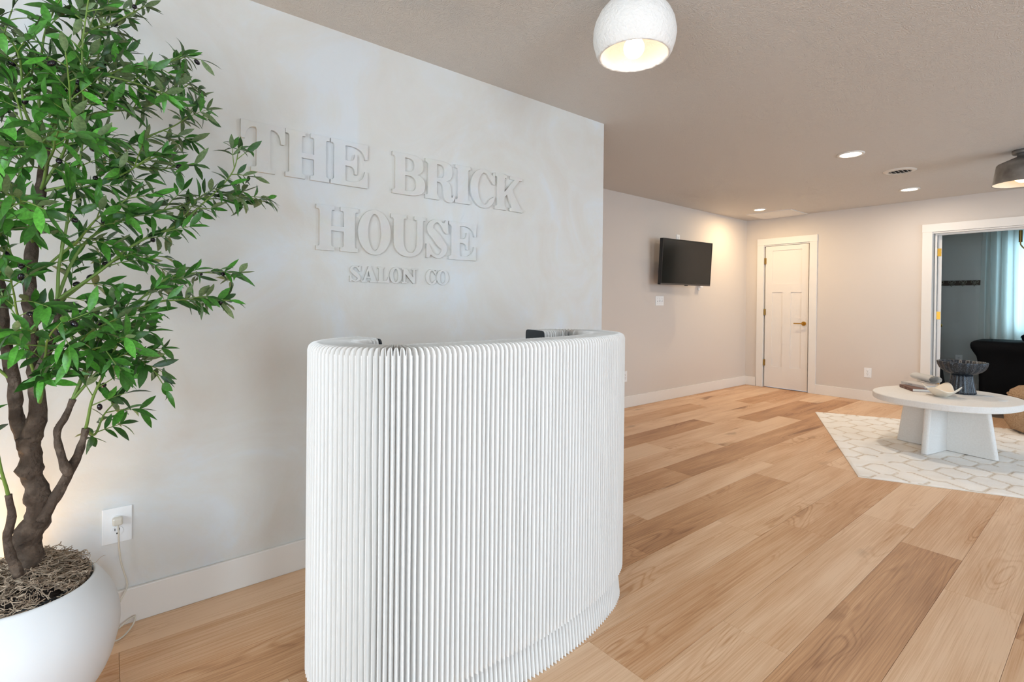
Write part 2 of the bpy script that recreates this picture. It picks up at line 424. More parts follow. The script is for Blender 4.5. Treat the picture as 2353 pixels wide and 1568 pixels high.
structure('wall_back', [((XB, DY0, 0), (XB+T, YT, H)), ((XB, DY1, DH), (XB+T, DY0, H)), ((XB, OY0, 0), (XB+T, DY1, H)), ((XB, OY1, DH), (XB+T, OY0, H)), ((XB, YR, 0), (XB+T, OY1, H))], M['wall'], 'off white back wall with closed door and open doorway')
structure('wall_right', [((XR, YR-T, 0), (-.25, YR, H)), ((.65, YR-T, 0), (3.75, YR, H)), ((6.45, YR-T, 0), (XB+T, YR, H)), ((3.75, YR-T, 0), (6.45, YR, .42)), ((3.75, YR-T, 2.18), (6.45, YR, H)), ((-.25, YR-T, 0), (.65, YR, .10)), ((-.25, YR-T, 2.14), (.65, YR, H))], M['wall'], 'right hand wall with a tall window and an added wide window')
structure('wall_rear', [((XR-T, YR-T, 0), (XR, -1.85, H)), ((XR-T, .85, 0), (XR, YS+T, H)), ((XR-T, -1.85, 0), (XR, .85, .38)), ((XR-T, -1.85, 2.14), (XR, .85, H))], M['wall'], 'wall behind the viewer with a wide window')
structure('wall_far', [((XF, 1.02, 0), (XF+T, YFL+T, H)), ((XF, YFR-T, 0), (XF+T, -.15, H)), ((XF, -.15, 0), (XF+T, 1.02, .85)), ((XF, -.15, 2.1), (XF+T, 1.02, H))], M['wall_room'], 'far wall of the room behind the doorway')
structure('wall_far_left', [((XB+T, YFL, 0), (XF, YFL+T, H))], M['wall_room'], 'left wall of the room behind the doorway')
structure('wall_far_right', [((XB+T, YFR-T, 0), (XF, YFR, H))], M['wall_room'], 'right wall of the room behind the doorway')
structure('wall_light_block', [((XB+T+.15, DY1-.2, 0), (XB+T+.2, YT+T, H)), ((XB+T, DY1-.25, 0), (XB+T+.2, DY1-.2, H)), ((XB+T, YT, 0), (XB+T+.15, YT+T, H))], M['wall_room'], 'added walls behind the closed door that block light')  # unseen, added to keep outside light from leaking round the door
structure('ceiling', [((XR-T, YR-T, H), (XF+T, YT+T, H+.1))], M['ceil'], 'beige ceiling with stippled knockdown texture')

# floor: sub-base and single planks
fl = structure('floor', [((XR-T, YR-T, -.1), (XB+T, YT+T, -.008))], M['groove'], 'oak plank floor running into the room')
PW, PL = .2345, 1.557
known = {-2: 2.755, -1: 3.127, 0: 1.81, 1: 1.326, 2: 2.617, 3: 2.005, 4: 2.316, 5: 3.15}
G = .0004
pl_cache = {}
def plank(parent, x0, x1, y0, y1, m, z1=0.0):
    if x1-x0 < .02 or y1-y0 < .01: return
    key = (round(x1-x0, 3), round(y1-y0, 3), m.name)
    if key not in pl_cache:
        bm = bmesh.new()
        hx, hy = (x1-x0)/2-G, (y1-y0)/2-G
        c = .0007
        lo = [bm.verts.new((sx*hx, sy*hy, -.008)) for sx, sy in ((-1, -1), (1, -1), (1, 1), (-1, 1))]
        md = [bm.verts.new((sx*hx, sy*hy, -c)) for sx, sy in ((-1, -1), (1, -1), (1, 1), (-1, 1))]
        hi = [bm.verts.new((sx*(hx-c), sy*(hy-c), 0)) for sx, sy in ((-1, -1), (1, -1), (1, 1), (-1, 1))]
        for A, B in ((lo, md), (md, hi)):
            for k in range(4): bm.faces.new((A[k], A[(k+1) % 4], B[(k+1) % 4], B[k]))
        bm.faces.new(hi)
        pl_cache[key] = mesh_of('plank', bm, m)
    o = obj('plank', pl_cache[key]); o.location = ((x0+x1)/2, (y0+y1)/2, z1)
    attach(o, parent)
rng = random.Random(3)
for k in range(-17, 13):
    y0 = .72 + k*PW; y1 = y0+PW
    y0c, y1c = max(y0, YR), min(y1, YT)
    if y1c-y0c < .02: continue
    j = known.get(k, rng.uniform(0, PL))
    while j > XR: j -= PL
    xs = j
    xmin = XR
    while xs < XB+T:
        a, b_ = max(xs, XR), min(xs+PL, XB+T*.5)
        # the block behind the sign wall has no floor
        if y0c >= YS+.02:
            a = max(a, XE)
        plank(fl, a, b_, y0c, y1c, M['wood'])
        xs += PL
ff = structure('floor_back_room', [((XB+T, YFR-T, -.1), (XF+T, YFL+T, -.008))], M['groove'], 'grey plank floor beyond the doorway')
for k in range(18):
    y0 = YFR + k*.22
    plank(ff, XB+T*.5, XF, y0, min(y0+.22, YFL), M['wood_far'])

# baseboards
BH, BT = .128, .015
def baseboard(name, lo, hi, label):
    o = boxo(name, lo, hi, M['trim'], None, .003); o['kind'] = 'structure'; o['label'] = label
baseboard('baseboard_left', (XR, YS-BT, 0), (XE, YS, BH), 'white baseboard along the feature wall')
baseboard('baseboard_alcove', (XE, YT-BT, 0), (XB-BT, YT, BH), 'white baseboard under the television')
baseboard('baseboard_back', (XB-BT, 3.452, 0), (XB, YT, BH), 'short white baseboard between corner and closed door')
baseboard('baseboard_back', (XB-BT, 1.542, 0), (XB, 2.654, BH), 'white baseboard between closed door and doorway')
baseboard('baseboard_far', (XF-BT, YFR, 0), (XF, YFL, BH), 'white baseboard in the room behind the doorway')

# windows outside the frame (frames, mullions, panes)
def window(name, ax, plane, u0, u1, z0, z1, nm, label):
    w = thing(name, ((u0+u1)/2, plane, z0) if ax == 'y' else (plane, (u0+u1)/2, z0), label, None, kind='structure')
    def P(a, b_, c, d, dep0, dep1, nm_, m):
        if ax == 'y': boxo(nm_, (a, plane+dep0, c), (b_, plane+dep1, d), m, w)
        else: boxo(nm_, (plane+dep0, a, c), (plane+dep1, b_, d), m, w)
    f = .05
    P(u0, u0+f, z0, z1, -.03, .03, 'jamb', M['trim']); P(u1-f, u1, z0, z1, -.03, .03, 'jamb', M['trim'])
    P(u0+f, u1-f, z1-f, z1, -.03, .03, 'head', M['trim']); P(u0+f, u1-f, z0, z0+f, -.03, .03, 'sill', M['trim'])
    st = (u1-u0-2*f)/nm
    for k in range(1, nm): P(u0+f+k*st-.02, u0+f+k*st+.02, z0+f, z1-f, -.02, .02, 'mullion', M['trim'])
    for k in range(nm): P(u0+f+k*st+.022, u0+f+(k+1)*st-.022, z0+f, z1-f, -.003, .003, 'pane', M['glass'])
window('window_1', 'y', YR-.06, -.25, .65, .10, 2.14, 1, 'tall narrow window in the right wall')
window('window_added', 'y', YR-.06, 3.75, 6.45, .42, 2.18, 2, 'added wide two-pane window in the right wall nearer the doorway')  # unseen, added to brighten the mid ceiling, alcove and table
window('window_2', 'x', XR-.06, -1.85, .85, .38, 2.14, 2, 'wide two-pane window behind the viewer')
window('window_3', 'x', XF+.06, -.15, 1.02, .85, 2.1, 2, 'daylit window behind the linen curtain')

# closed door with casing
def casing(name, y0, y1, label, w=.092, xf=XB):
    c = thing(name, (xf, (y0+y1)/2, 0), label, None, kind='structure')
    boxo('casing_side', (xf-.018, y0, 0), (xf, y0+w, DH+.002), M['trim'], c, .002)
    boxo('casing_side', (xf-.018, y1-w, 0), (xf, y1, DH+.002), M['trim'], c, .002)
    boxo('casing_head', (xf-.020, y1-w-.002, DH+.002), (xf, y0+w+.002, DH+w+.002), M['trim'], c, .002)
    # jamb lining
    boxo('jamb', (xf-.004, y0-.001, 0), (xf+T+.004, y0+.016, DH), M['trim'], c)
    boxo('jamb', (xf-.004, y1-.016, 0), (xf+T+.004, y1+.001, DH), M['trim'], c)
    boxo('jamb_head', (xf-.004, y1, DH-.014), (xf+T+.004, y0, DH+.001), M['trim'], c)
    return c
c1 = casing('trim_1', DY0, DY1, 'flat white casing around the closed door')
c2 = casing('trim_2', OY0, OY1, 'flat white casing around the open doorway')
for lo, hi in (((XB+.05, DY0-.03, 0), (XB+.065, DY0-.012, DH-.014)), ((XB+.05, DY1+.012, 0), (XB+.065, DY1+.03, DH-.014)), ((XB+.05, DY1+.03, DH-.04), (XB+.065, DY0-.03, DH-.014))):
    boxo('door_stop', lo, hi, M['trim'], c1)
for lo, hi in (((XB+.055, OY0-.03, 0), (XB+.075, OY0-.014, DH-.014)), ((XB+.055, OY1+.014, 0), (XB+.075, OY1+.03, DH-.014)), ((XB+.055, OY1+.03, DH-.035), (XB+.075, OY0-.03, DH-.014))):
    boxo('door_stop', lo, hi, M['trim'], c2)

def hinge(parent, x, y, z, h=.09):
    bm = bmesh.new()
    bmesh.ops.create_cone(bm, cap_ends=True, segments=10, radius1=.007, radius2=.007, depth=h, matrix=Matrix.Translation((x-.006, y, z)))
    bx(bm, (x-.004, y-.016, z-h/2), (x+.001, y+.016, z+h/2))
    return obj('hinge', bm, M['old_brass'], parent)

d = thing('door_1', (XB+.02, (DY0+DY1)/2, 0), 'closed white three-panel door with brass lever', None, kind='structure')
xf0, xf1 = XB+.008, XB+.046
a0, a1 = DY1+.019, DY0-.019
z0, z1 = .012, DH-.018
py = [(3.237, 2.845, 1.488, 1.960), (3.235, 3.095, .308, 1.367), (2.986, 2.849, .308, 1.367)]
bm = bmesh.new()
ys = [a0, 2.845, 2.986, 3.095, 3.237, a1]
for lo, hi in (((xf0, a0, z0), (xf1, 2.847, z1)), ((xf0, 3.236, z0), (xf1, a1, z1)), ((xf0, 2.847, 1.960), (xf1, 3.236, z1)), ((xf0, 2.847, 1.367), (xf1, 3.236, 1.488)), ((xf0, 2.847, z0), (xf1, 3.236, .308)), ((xf0, 2.986, .308), (xf1, 3.095, 1.367))):
    bx(bm, lo, hi)
obj('door_frame', bm, M['door'], d)
for ya, yb, za, zb in py: boxo('panel', (xf0+.009, min(ya, yb)-.002, za-.002), (xf1-.009, max(ya, yb)+.002, zb+.002), M['door'], d)
for z in (1.817, 1.082, .355): tag(hinge(d, XB+.006, DY0-.014, z), 'brass hinge')
hb = bmesh.new()
bmesh.ops.create_cone(hb, cap_ends=True, segments=24, radius1=.029, radius2=.029, depth=.010, matrix=Matrix.Translation((xf0-.005, 2.812, .936)) @ Matrix.Rotation(PI/2, 4, 'Y'))
hd = obj('handle_rose', hb, M['brass'], d); tag(hd, 'round brass rose')
hb = bmesh.new()
tube(hb, [(xf0-.01, 2.812, .936), (xf0-.045, 2.812, .936)], .009, 10)
bx(hb, (xf0-.056, 2.803, .929), (xf0-.044, 2.925, .943), .003)
tag(obj('lever', hb, M['brass'], hd), 'brass lever')

# open door seen edge-on inside the doorway
d2 = thing('door_2', (XB+.13, OY0-.03, 0), 'white door standing open inside the doorway, seen edge-on', None, kind='structure')
Md = Matrix.Translation((XB+T+.008, OY0-.024, 0)) @ Matrix.Rotation(math.radians(15.0), 4, 'Z')
boxo('door_slab', (0.0, -.036, .012), (.80, 0.0, DH-.02), M['door'], d2, .002, Md)
for z in (1.82, 1.085, .33):
    bm = bmesh.new(); bx(bm, (-.003, -.031, z-.045), (.002, -.001, z+.045), 0, Md); bx(bm, (-.012, .000, z-.045), (-.001, .012, z+.045), 0, Md)
    tag(obj('hinge', bm, M['brass'], d2), 'brass hinge leaf')
bm = bmesh.new(); bmesh.ops.create_uvsphere(bm, u_segments=16, v_segments=10, radius=.026, matrix=Md @ Matrix.Translation((.74, -.085, .95)))
tube(bm, [Md @ Vector((.74, -.036, .95)), Md @ Vector((.74, -.07, .95))], .01, 8)
tag(obj('knob', bm, M['brass'], d2, True), 'brass knob')

# ------------------------------------------------------------------ reception desk of pleated paper
ZT, TH = 1.07, .15
cl = []
cx, cy, R0 = .695, 1.425, .255
for k in range(18):
    a = math.radians(97 + k*(270-97)/17.0)
    cl.append((cx+R0*math.cos(a), cy+R0*math.sin(a)))
cl += [(.82, 1.167), (1.0, 1.166), (1.136, 1.168), (1.274, 1.180), (1.391, 1.200), (1.488, 1.226), (1.573, 1.256), (1.655, 1.306), (1.728, 1.39), (1.762, 1.49), (1.75, 1.59), (1.695, 1.675), (1.605, 1.732), (1.505, 1.752)]
fine = [Vector(q) for q in spline(cl, 12)]
acc = [0]
for a, b in zip(fine, fine[1:]): acc.append(acc[-1]+(b-a).length)
def path(s):
    s = min(max(s, 0), acc[-1]); lo, hi = 0, len(acc)-1
    while hi-lo > 1:
        mid = (lo+hi)//2
        if acc[mid] <= s: lo = mid
        else: hi = mid
    t = (s-acc[lo])/max(1e-9, acc[hi]-acc[lo])
    p = fine[lo].lerp(fine[hi], t); i0, i1 = max(0, lo-4), min(len(fine)-1, hi+4)
    d = (fine[i1]-fine[i0]).normalized()
    return p, d, Vector((-d.y, d.x))   # point, tangent, inward normal (path runs anticlockwise round the inside)
NP = 146
step = acc[-1]/NP
desk = thing('reception_desk', (1.1, 1.45, 0), 'curved white reception desk of pleated paper below the raised letters', 'reception desk')
us = [0, .004, .011, .02]
RC = .02; AMP = .028
def ztop(d):
    e = min(d, TH-d)
    return ZT if e >= RC else ZT-RC+math.sqrt(max(0, RC*RC-(RC-e)**2))
rng = random.Random(11)
jit = [rng.uniform(-.0018, .0018) for _ in range(NP+2)]
jt2 = [rng.uniform(-.0022, .0022) for _ in range(NP+2)]
for k in range(NP):
    bm = bmesh.new()
    s = (k+.5)*step
    tip, tg, nn = path(s)
    side = {}
    for sg in (-1, 1):
        pi_, ti_, ni_ = path(s+sg*step*.5)
        val = pi_ + ni_*AMP; vin = pi_ + ni_*(TH-AMP); tin = tip + nn*TH
        cols = []
        for u, base in [(u, (tip+tg*(sg*.0006)).lerp(val, u/AMP)) for u in us]+[(AMP, val), (TH-AMP, vin), (TH-.011, tin.lerp(vin, .011/AMP)), (TH-.004, tin.lerp(vin, .004/AMP)), (TH, tin)]:
            w = max(0, 1-u/AMP)
            col = [bm.verts.new((base.x, base.y, .122)),
                   bm.verts.new((base.x+tg.x*jit[k]*w, base.y+tg.y*jit[k]*w, .47)),
                   bm.verts.new((base.x+tg.x*jt2[k]*w, base.y+tg.y*jt2[k]*w, .80)),
                   bm.verts.new((base.x, base.y, ztop(u)))]
            cols.append(col)
        for A, B in zip(cols, cols[1:]):
            for q in range(3):
                f4 = (A[q], B[q], B[q+1], A[q+1]); bm.faces.new(f4 if sg > 0 else tuple(reversed(f4)))
        side[sg] = cols
    for q in range(3):
        bm.faces.new((side[-1][0][q], side[1][0][q], side[1][0][q+1], side[-1][0][q+1]))
    # reversed fold at the foot, set back from the face
    to = tip+nn*.022; bo = tip+nn*.009
    for sg in (-1, 1):
        pi_, ti_, ni_ = path(s+sg*step*.5)
        ti2 = pi_+ni_*.060; bi2 = pi_+ni_*.033
        vs4 = [bm.verts.new((bo.x, bo.y, .0005)), bm.verts.new((bi2.x, bi2.y, .0005)), bm.verts.new((ti2.x, ti2.y, .124)), bm.verts.new((to.x, to.y, .124))]
        bm.faces.new(vs4 if sg > 0 else list(reversed(vs4)))
    obj('pleat', bm, M['paper'], desk)
for s, sg, lab in ((0, -1, 'black end panel at the left curl'), (acc[-1], 1, 'black end panel at the right curl')):
    p, tg, nn = path(s)
    bm = bmesh.new()
    pts = []
    w0, w1, z0, z1, r = .004, TH-.004, .1, ZT-.002, .016
    for cxx, czz, st in ((w1-r, z1-r, 0), (w0+r, z1-r, 90), (w0+r, z0+r, 180), (w1-r, z0+r, 270)):
        for q in range(5):
            a = math.radians(st+q*22.5); pts.append((cxx+r*math.cos(a), czz+r*math.sin(a)))
    A = [bm.verts.new((p.x+nn.x*u+tg.x*sg*.002, p.y+nn.y*u+tg.y*sg*.002, z)) for u, z in pts]
    B = [bm.verts.new((p.x+nn.x*u+tg.x*sg*.008, p.y+nn.y*u+tg.y*sg*.008, z)) for u, z in pts]
    bm.faces.new(A); bm.faces.new(list(reversed(B)))
    for q in range(len(pts)): bm.faces.new((A[q], B[q], B[(q+1) % len(pts)], A[(q+1) % len(pts)]))
    bmesh.ops.recalc_face_normals(bm, faces=bm.faces)
    tag(obj('end_panel', bm, M['felt'], desk), lab)

# ------------------------------------------------------------------ raised letters on the wall
def bez(p0, p1, p2, p3, n=8):
    return [tuple((1-t)**3*a+3*(1-t)**2*t*b+3*(1-t)*t*t*c+t**3*d for a, b, c, d in zip(p0, p1, p2, p3)) for t in [k/n for k in range(1, n+1)]]
def ell(cx, cy, rx, ry, a0=0, a1=360, n=28, sup=2.0):
    o = []
    for k in range(n if abs(a1-a0) >= 360 else n+1):
        a = math.radians(a0+(a1-a0)*k/n); c, s = math.cos(a), math.sin(a)
        o.append((cx+rx*math.copysign(abs(c)**(2/sup), c), cy+ry*math.copysign(abs(s)**(2/sup), s)))
    return o
S_, E_, T_, r_ = .25, .075, .085, .04
def foot(xl, xr, el=E_, er=E_):
    return [(xl, T_+r_), (xl-r_*.3, T_+r_*.3), (xl-r_, T_), (xl-el, T_), (xl-el, 0), (xr+er, 0), (xr+er, T_), (xr+r_, T_), (xr+r_*.3, T_+r_*.3), (xr, T_+r_)]
def head(xl, xr, el=E_, er=E_):
    return [(xr, 1-T_-r_), (xr+r_*.3, 1-T_-r_*.3), (xr+r_, 1-T_), (xr+er, 1-T_), (xr+er, 1), (xl-el, 1), (xl-el, 1-T_), (xl-r_, 1-T_), (xl-r_*.3, 1-T_-r_*.3), (xl, 1-T_-r_)]
lser_bot = [(E_, T_+r_), (E_-r_, T_), (0, T_), (0, 0)]
lser_top = [(0, 1), (0, 1-T_), (E_-r_, 1-T_), (E_, 1-T_-r_)]
def stroke(spine, wid, cap0=(), cap1=()):
    Lp, Rp = [], []
    n = len(spine)
    for i, (x, y) in enumerate(spine):
        x0, y0 = spine[max(i-1, 0)]; x1, y1 = spine[min(i+1, n-1)]
        dx, dy = x1-x0, y1-y0; l = math.hypot(dx, dy) or 1
        h = wid[i]/2; Lp.append((x-dy/l*h, y+dx/l*h)); Rp.append((x+dy/l*h, y-dx/l*h))
    return Lp+list(cap1)+Rp[::-1]+list(cap0)
def glyph(ch, w):
    if ch == 'I': return [foot(E_, w-E_)+head(E_, w-E_)]
    if ch == 'H':
        return [foot(E_, E_+S_)+[(E_+S_, .45), (w-E_-S_, .45)]+foot(w-E_-S_, w-E_)+head(w-E_-S_, w-E_)+[(w-E_-S_, .55), (E_+S_, .55)]+head(E_, E_+S_)]
    if ch == 'T':
        c = w/2; xl, xr = c-S_/2, c+S_/2
        return [foot(xl, xr, .1, .1)+[(xr, .86), (xr+.02, .9)]+bez((xr+.02, .9), (w-.15, .91), (w-.09, .82), (w-.075, .64))+[(w-.02, .635), (w, .66), (w, 1), (0, 1), (0, .66), (.02, .635), (.075, .64)]+bez((.075, .64), (.09, .82), (.15, .91), (xl-.02, .9))+[(xl, .86)]]
    if ch in 'EL':
        a = E_+S_; mx = .70*w
        low = [(w, 0), (w-.01, .36), (w-.06, .37)]+bez((w-.06, .37), (w-.09, .18), (w-.2, .09), (a+.1, .09))+[(a, .1)]
        if ch == 'L': return [lser_bot+low+head(E_, a)]
        return [lser_bot+low+[(a, .45)]+bez((a, .45), (mx-.10, .46), (mx-.05, .42), (mx-.05, .28))+[(mx, .28), (mx, .73), (mx-.05, .73)]+bez((mx-.05, .73), (mx-.05, .59), (mx-.10, .55), (a, .56))+[(a, .9), (a+.1, .91)]+bez((a+.1, .91), (w-.2, .91), (w-.09, .82), (w-.06, .65))+[(w-.01, .66), (w, 1)]+lser_top]
    if ch == 'B':
        a = E_+S_
        out = lser_bot+[(.5*w, 0)]+bez((.5*w, 0), (.85*w, 0), (w, .1), (w, .28))+bez((w, .28), (w, .43), (.88*w, .51), (.74*w, .53))+bez((.74*w, .53), (.86*w, .56), (.94*w, .64), (.94*w, .77))+bez((.94*w, .77), (.94*w, .93), (.82*w, 1), (.5*w, 1))+lser_top
        lo = [(a, .09), (.50*w, .09)]+bez((.50*w, .09), (.66*w, .09), (.72*w, .16), (.72*w, .28))+bez((.72*w, .28), (.72*w, .41), (.64*w, .48), (.48*w, .48))+[(a, .48)]
        hi = [(a, .57), (.46*w, .57)]+bez((.46*w, .57), (.6*w, .57), (.66*w, .64), (.66*w, .75))+bez((.66*w, .75), (.66*w, .86), (.6*w, .91), (.46*w, .91))+[(a, .91)]
        return [out, lo, hi]
    if ch == 'R':
        a = E_+S_
        out = foot(E_, a)+[(a, .46), (a+.06, .46)]+bez((a+.06, .46), (.56*w, .46), (.58*w, .36), (.59*w, .22))+bez((.59*w, .22), (.6*w, .02), (.7*w, -.03), (.82*w, -.03))+bez((.82*w, -.03), (.93*w, -.03), (w, .05), (w, .17))+[(w-.05, .17)]+bez((w-.05, .17), (w-.06, .08), (.86*w, .06), (.86*w, .2))+bez((.86*w, .2), (.86*w, .38), (.84*w, .47), (.68*w, .51))+bez((.68*w, .51), (.82*w, .54), (.9*w, .62), (.9*w, .75))+bez((.9*w, .75), (.9*w, .93), (.78*w, 1), (.5*w, 1))+lser_top
        hi = [(a, .55), (.44*w, .55)]+bez((.44*w, .55), (.58*w, .55), (.63*w, .62), (.63*w, .74))+bez((.63*w, .74), (.63*w, .86), (.57*w, .91), (.44*w, .91))+[(a, .91)]
        return [out, hi]
    if ch == 'O':
        return [ell(w/2, .5, w/2, .53, n=40), ell(w/2, .5, w/2-.235, .44, n=32)]
    if ch == 'U':
        a, s2 = E_+S_, .15
        xr = w-E_
        return [[(0, 1), (0, 1-T_), (E_-r_, 1-T_), (E_, 1-T_-r_), (E_, .34)]+bez((E_, .34), (E_, -.14), (xr, -.14), (xr, .34), 14)+head(xr-s2, xr)+[(xr-s2, .36)]+bez((xr-s2, .36), (xr-s2, -.02), (a, -.02), (a, .36), 12)+head(E_, a)[:5]]
    if ch == 'C':
        o = ell(w/2+.02, .5, w/2+.02-.0, .53, 42, 322, 30)
        i = ell(w/2+.05, .5, w/2-.19, .44, 318, 48, 24)
        return [o+[(w-.0, .30), (w-.05, .31)]+i+[(w-.07, .66), (w-.01, .66), (w-.01, .98), (w-.06, .98), (w-.09, .90)]]
    if ch == 'S':
        sp = spline([(w-.11, .70), (w-.2, .86), (w/2, .965), (.17, .88), (.135, .72), (.27, .585), (w/2, .505), (w-.26, .40), (w-.14, .27), (w-.19, .12), (w/2, .035), (.17, .13), (.085, .30)], 3)
        n = len(sp); wd = []
        for i in range(n):
            t = i/(n-1); wd.append(.06+.17*max(0, math.sin(PI*min(1, max(0, (t-.17)/.66))))**1.0 if .17 < t < .83 else .075)
        Lp, Rp = [], []
        for i, (x, y) in enumerate(sp):
            xa, ya = sp[max(i-1, 0)]; xb, yb = sp[min(i+1, n-1)]; dx, dy = xb-xa, yb-ya; l = math.hypot(dx, dy) or 1; h = wd[i]/2
            Lp.append((x-dy/l*h, y+dx/l*h)); Rp.append((x+dy/l*h, y-dx/l*h))
        return [Lp[1:n-4]+[(.15, .085), (.10, .0), (.035, .0), (.035, .35), (.09, .35)]+Rp[4:n-1][::-1]+[(w-.15, .91), (w-.10, 1.0), (w-.035, 1.0), (w-.035, .65), (w-.09, .65)]]
    if ch == 'K':
        a = E_+S_
        return [foot(E_, a)+[(a, .36), (a+.10, .46), (w-.40, T_), (w-.47, T_), (w-.47, 0), (w, 0), (w, T_), (w-.07, T_), (a+.28, .60), (w-.13, 1-T_), (w-.03, 1-T_), (w-.03, 1), (w-.46, 1), (w-.46, 1-T_), (w-.29, 1-T_), (a, .50)]+head(E_, a)]
    if ch == 'A':
        return [[(0, 0), (.36, 0), (.36, T_), (.25, T_), (.31, .26), (w-.47, .26), (w-.40, T_), (w-.5, T_), (w-.5, 0), (w, 0), (w, T_), (w-.09, T_), (w/2+.07, 1), (w/2-.07, 1), (.11, T_), (0, T_)], [(.345, .34), (w-.5, .34), (w/2-.06, .80)]]
    if ch == 'N':
        return [[(0, 0), (.36, 0), (.36, T_), (.24, T_), (.24, .66), (w-.24, 0), (w-.12, 0), (w-.12, 1-T_), (w, 1-T_), (w, 1), (w-.36, 1), (w-.36, 1-T_), (w-.24, 1-T_), (w-.24, .38), (.31, 1), (0, 1), (0, 1-T_), (.12, 1-T_), (.12, T_), (0, T_)]]
def letter(ch, x0, x1, zb, cap, label, group, depth):
    w = (x1-x0)/cap
    cu = bpy.data.curves.new('letter_outline', 'CURVE'); cu.dimensions = '2D'; cu.fill_mode = 'BOTH'
    for pts in glyph(ch, w):
        s = cu.splines.new('POLY'); s.points.add(len(pts)-1); s.use_cyclic_u = True
        for q, (x, y) in zip(s.points, pts): q.co = (x*cap, y*cap, 0, 1)
    cu.extrude = depth/2; cu.bevel_depth = .0008; cu.bevel_resolution = 1
    tmp = bpy.data.objects.new('letter_outline', cu)
    me = bpy.data.meshes.new_from_object(tmp)
    bpy.data.objects.remove(tmp); bpy.data.curves.remove(cu)
    me.materials.clear(); me.materials.append(M['letter'])
    o = bpy.data.objects.new('wall_letter', me); COL.objects.link(o)
    o.matrix_world = Matrix.Translation((x0, YS-depth/2-.0008, zb)) @ Matrix.Rotation(PI/2, 4, 'X')
    tag(o, label, 'letter', group)
top = [('T', .4219, .5914, 'first letter of the top line, beside the olive tree'), ('H', .5945, .7809, 'second letter of the top line'), ('E', .7883, .9631, 'third letter of the top line'),
       ('B', 1.0909, 1.2708, 'first of the second word'), ('R', 1.2736, 1.4530, 'between B and I in the top line'), ('I', 1.4560, 1.5511, 'between R and C in the top line'), ('C', 1.5530, 1.7222, 'between I and K in the top line'), ('K', 1.7231, 1.9278, 'last letter of the top line')]
for ch, a, b, lab in top: letter(ch, a, b, 1.726, .204, 'large raised plaster letter %s, %s' % (ch, lab), 'raised letters of the top sign line', .014)
mid = [('H', .7255, .9170, 'first letter of the middle line'), ('O', .9190, 1.0830, 'second letter of the middle line'), ('U', 1.0855, 1.2748, 'third letter of the middle line'), ('S', 1.2770, 1.4175, 'fourth letter of the middle line'), ('E', 1.4194, 1.5937, 'last letter of the middle line')]
for ch, a, b, lab in mid: letter(ch, a, b, 1.419, .203, 'large raised plaster letter %s, %s' % (ch, lab), 'raised letters of the middle sign line', .014)
low = [('S', .8800, .9364, 'first letter of the bottom line'), ('A', .9389, 1.0180, 'second letter of the bottom line'), ('L', 1.0209, 1.0800, 'third letter of the bottom line'), ('O', 1.0826, 1.1462, 'fourth letter of the bottom line'), ('N', 1.1481, 1.2290, 'fifth letter of the bottom line'), ('C', 1.2838, 1.3460, 'next to last letter of the bottom line'), ('O', 1.3481, 1.4200, 'last letter of the bottom line')]
for ch, a, b, lab in low: letter(ch, a, b, 1.281, .075, 'small raised plaster letter %s, %s' % (ch, lab), 'raised letters of the bottom sign line', .010)

# ------------------------------------------------------------------ outlets and switches
def wall_frame(c, ax):
    """frame at wall point c: local x along wall, local y up, local z out of the wall"""
    if ax == 'y': return Matrix.Translation(c) @ Matrix(((1, 0, 0, 0), (0, 0, -1, 0), (0, 1, 0, 0), (0, 0, 0, 1)))
    return Matrix.Translation(c) @ Matrix(((0, 0, -1, 0), (-1, 0, 0, 0), (0, 1, 0, 0), (0, 0, 0, 1)))
def outlet(c, ax, w, h, label):
    o = thing('wall_outlet', c, label, 'outlet', 'wall outlets'); W = wall_frame(c, ax)
    boxo('plate', (-w/2, -h/2, 0), (w/2, h/2, .005), M['plastic'], o, .0015, W)
    for s in (-1, 1):
        bm = bmesh.new(); bmesh.ops.create_cone(bm, cap_ends=True, segments=20, radius1=.0175, radius2=.0170, depth=.004, matrix=W @ Matrix.Translation((0, s*.0195, .0065)))
        rc = obj('receptacle', bm, M['plastic'], o)
        bm = bmesh.new()
        for sx in (-1, 1): bx(bm, (sx*.0065-.0012, s*.0195+.001, .0080), (sx*.0065+.0012, s*.0195+.010, .0090), 0, W)
        bx(bm, (-.0025, s*.0195-.011, .0080), (.0025, s*.0195-.006, .0090), 0, W)
        tag(obj('slots', bm, M['slot'], rc), 'dark plug slots')
    return o, W
outlet((.032, YS, .368), 'y', .086, .128, 'white wall outlet with a clear plug in it, beside the planter')
outlet((4.575, YT, .357), 'y', .075, .12, 'white wall outlet low on the television wall at the desk edge')
outlet((5.60, YT, 2.005), 'y', .072, .115, 'white wall outlet peeking above the television')
outlet((XB, 2.063, .353), 'x', .078, .12, 'white wall outlet between the closed door and the doorway')
outlet((XF, 1.515, .455), 'x', .075, .115, 'white wall outlet beyond the doorway, behind the dark bowl')
sw = thing('switch_plate', (5.222, YT, 1.223), 'white triple switch plate below the television', 'light switch'); W = wall_frame((5.222, YT, 1.223), 'y')
boxo('plate', (-.082, -.057, 0), (.082, .057, .006), M['plastic'], sw, .0015, W)
for k in (-1, 0, 1):
    boxo('toggle', (k*.046-.005, -.006, .004), (k*.046+.005, .014, .018), M['plastic'], sw, .001, W)
    bm = bmesh.new()
    for s in (-1, 1): bmesh.ops.create_cone(bm, cap_ends=True, segments=8, radius1=.003, radius2=.003, depth=.002, matrix=W @ Matrix.Translation((k*.046, s*.030, .0065)))
    bx(bm, (k*.046-.006, -.013, .0055), (k*.046+.006, -.0062, .0068), 0, W)
    tag(obj('screws', bm, M['grey_slot'], sw), 'grey screw heads and slot')

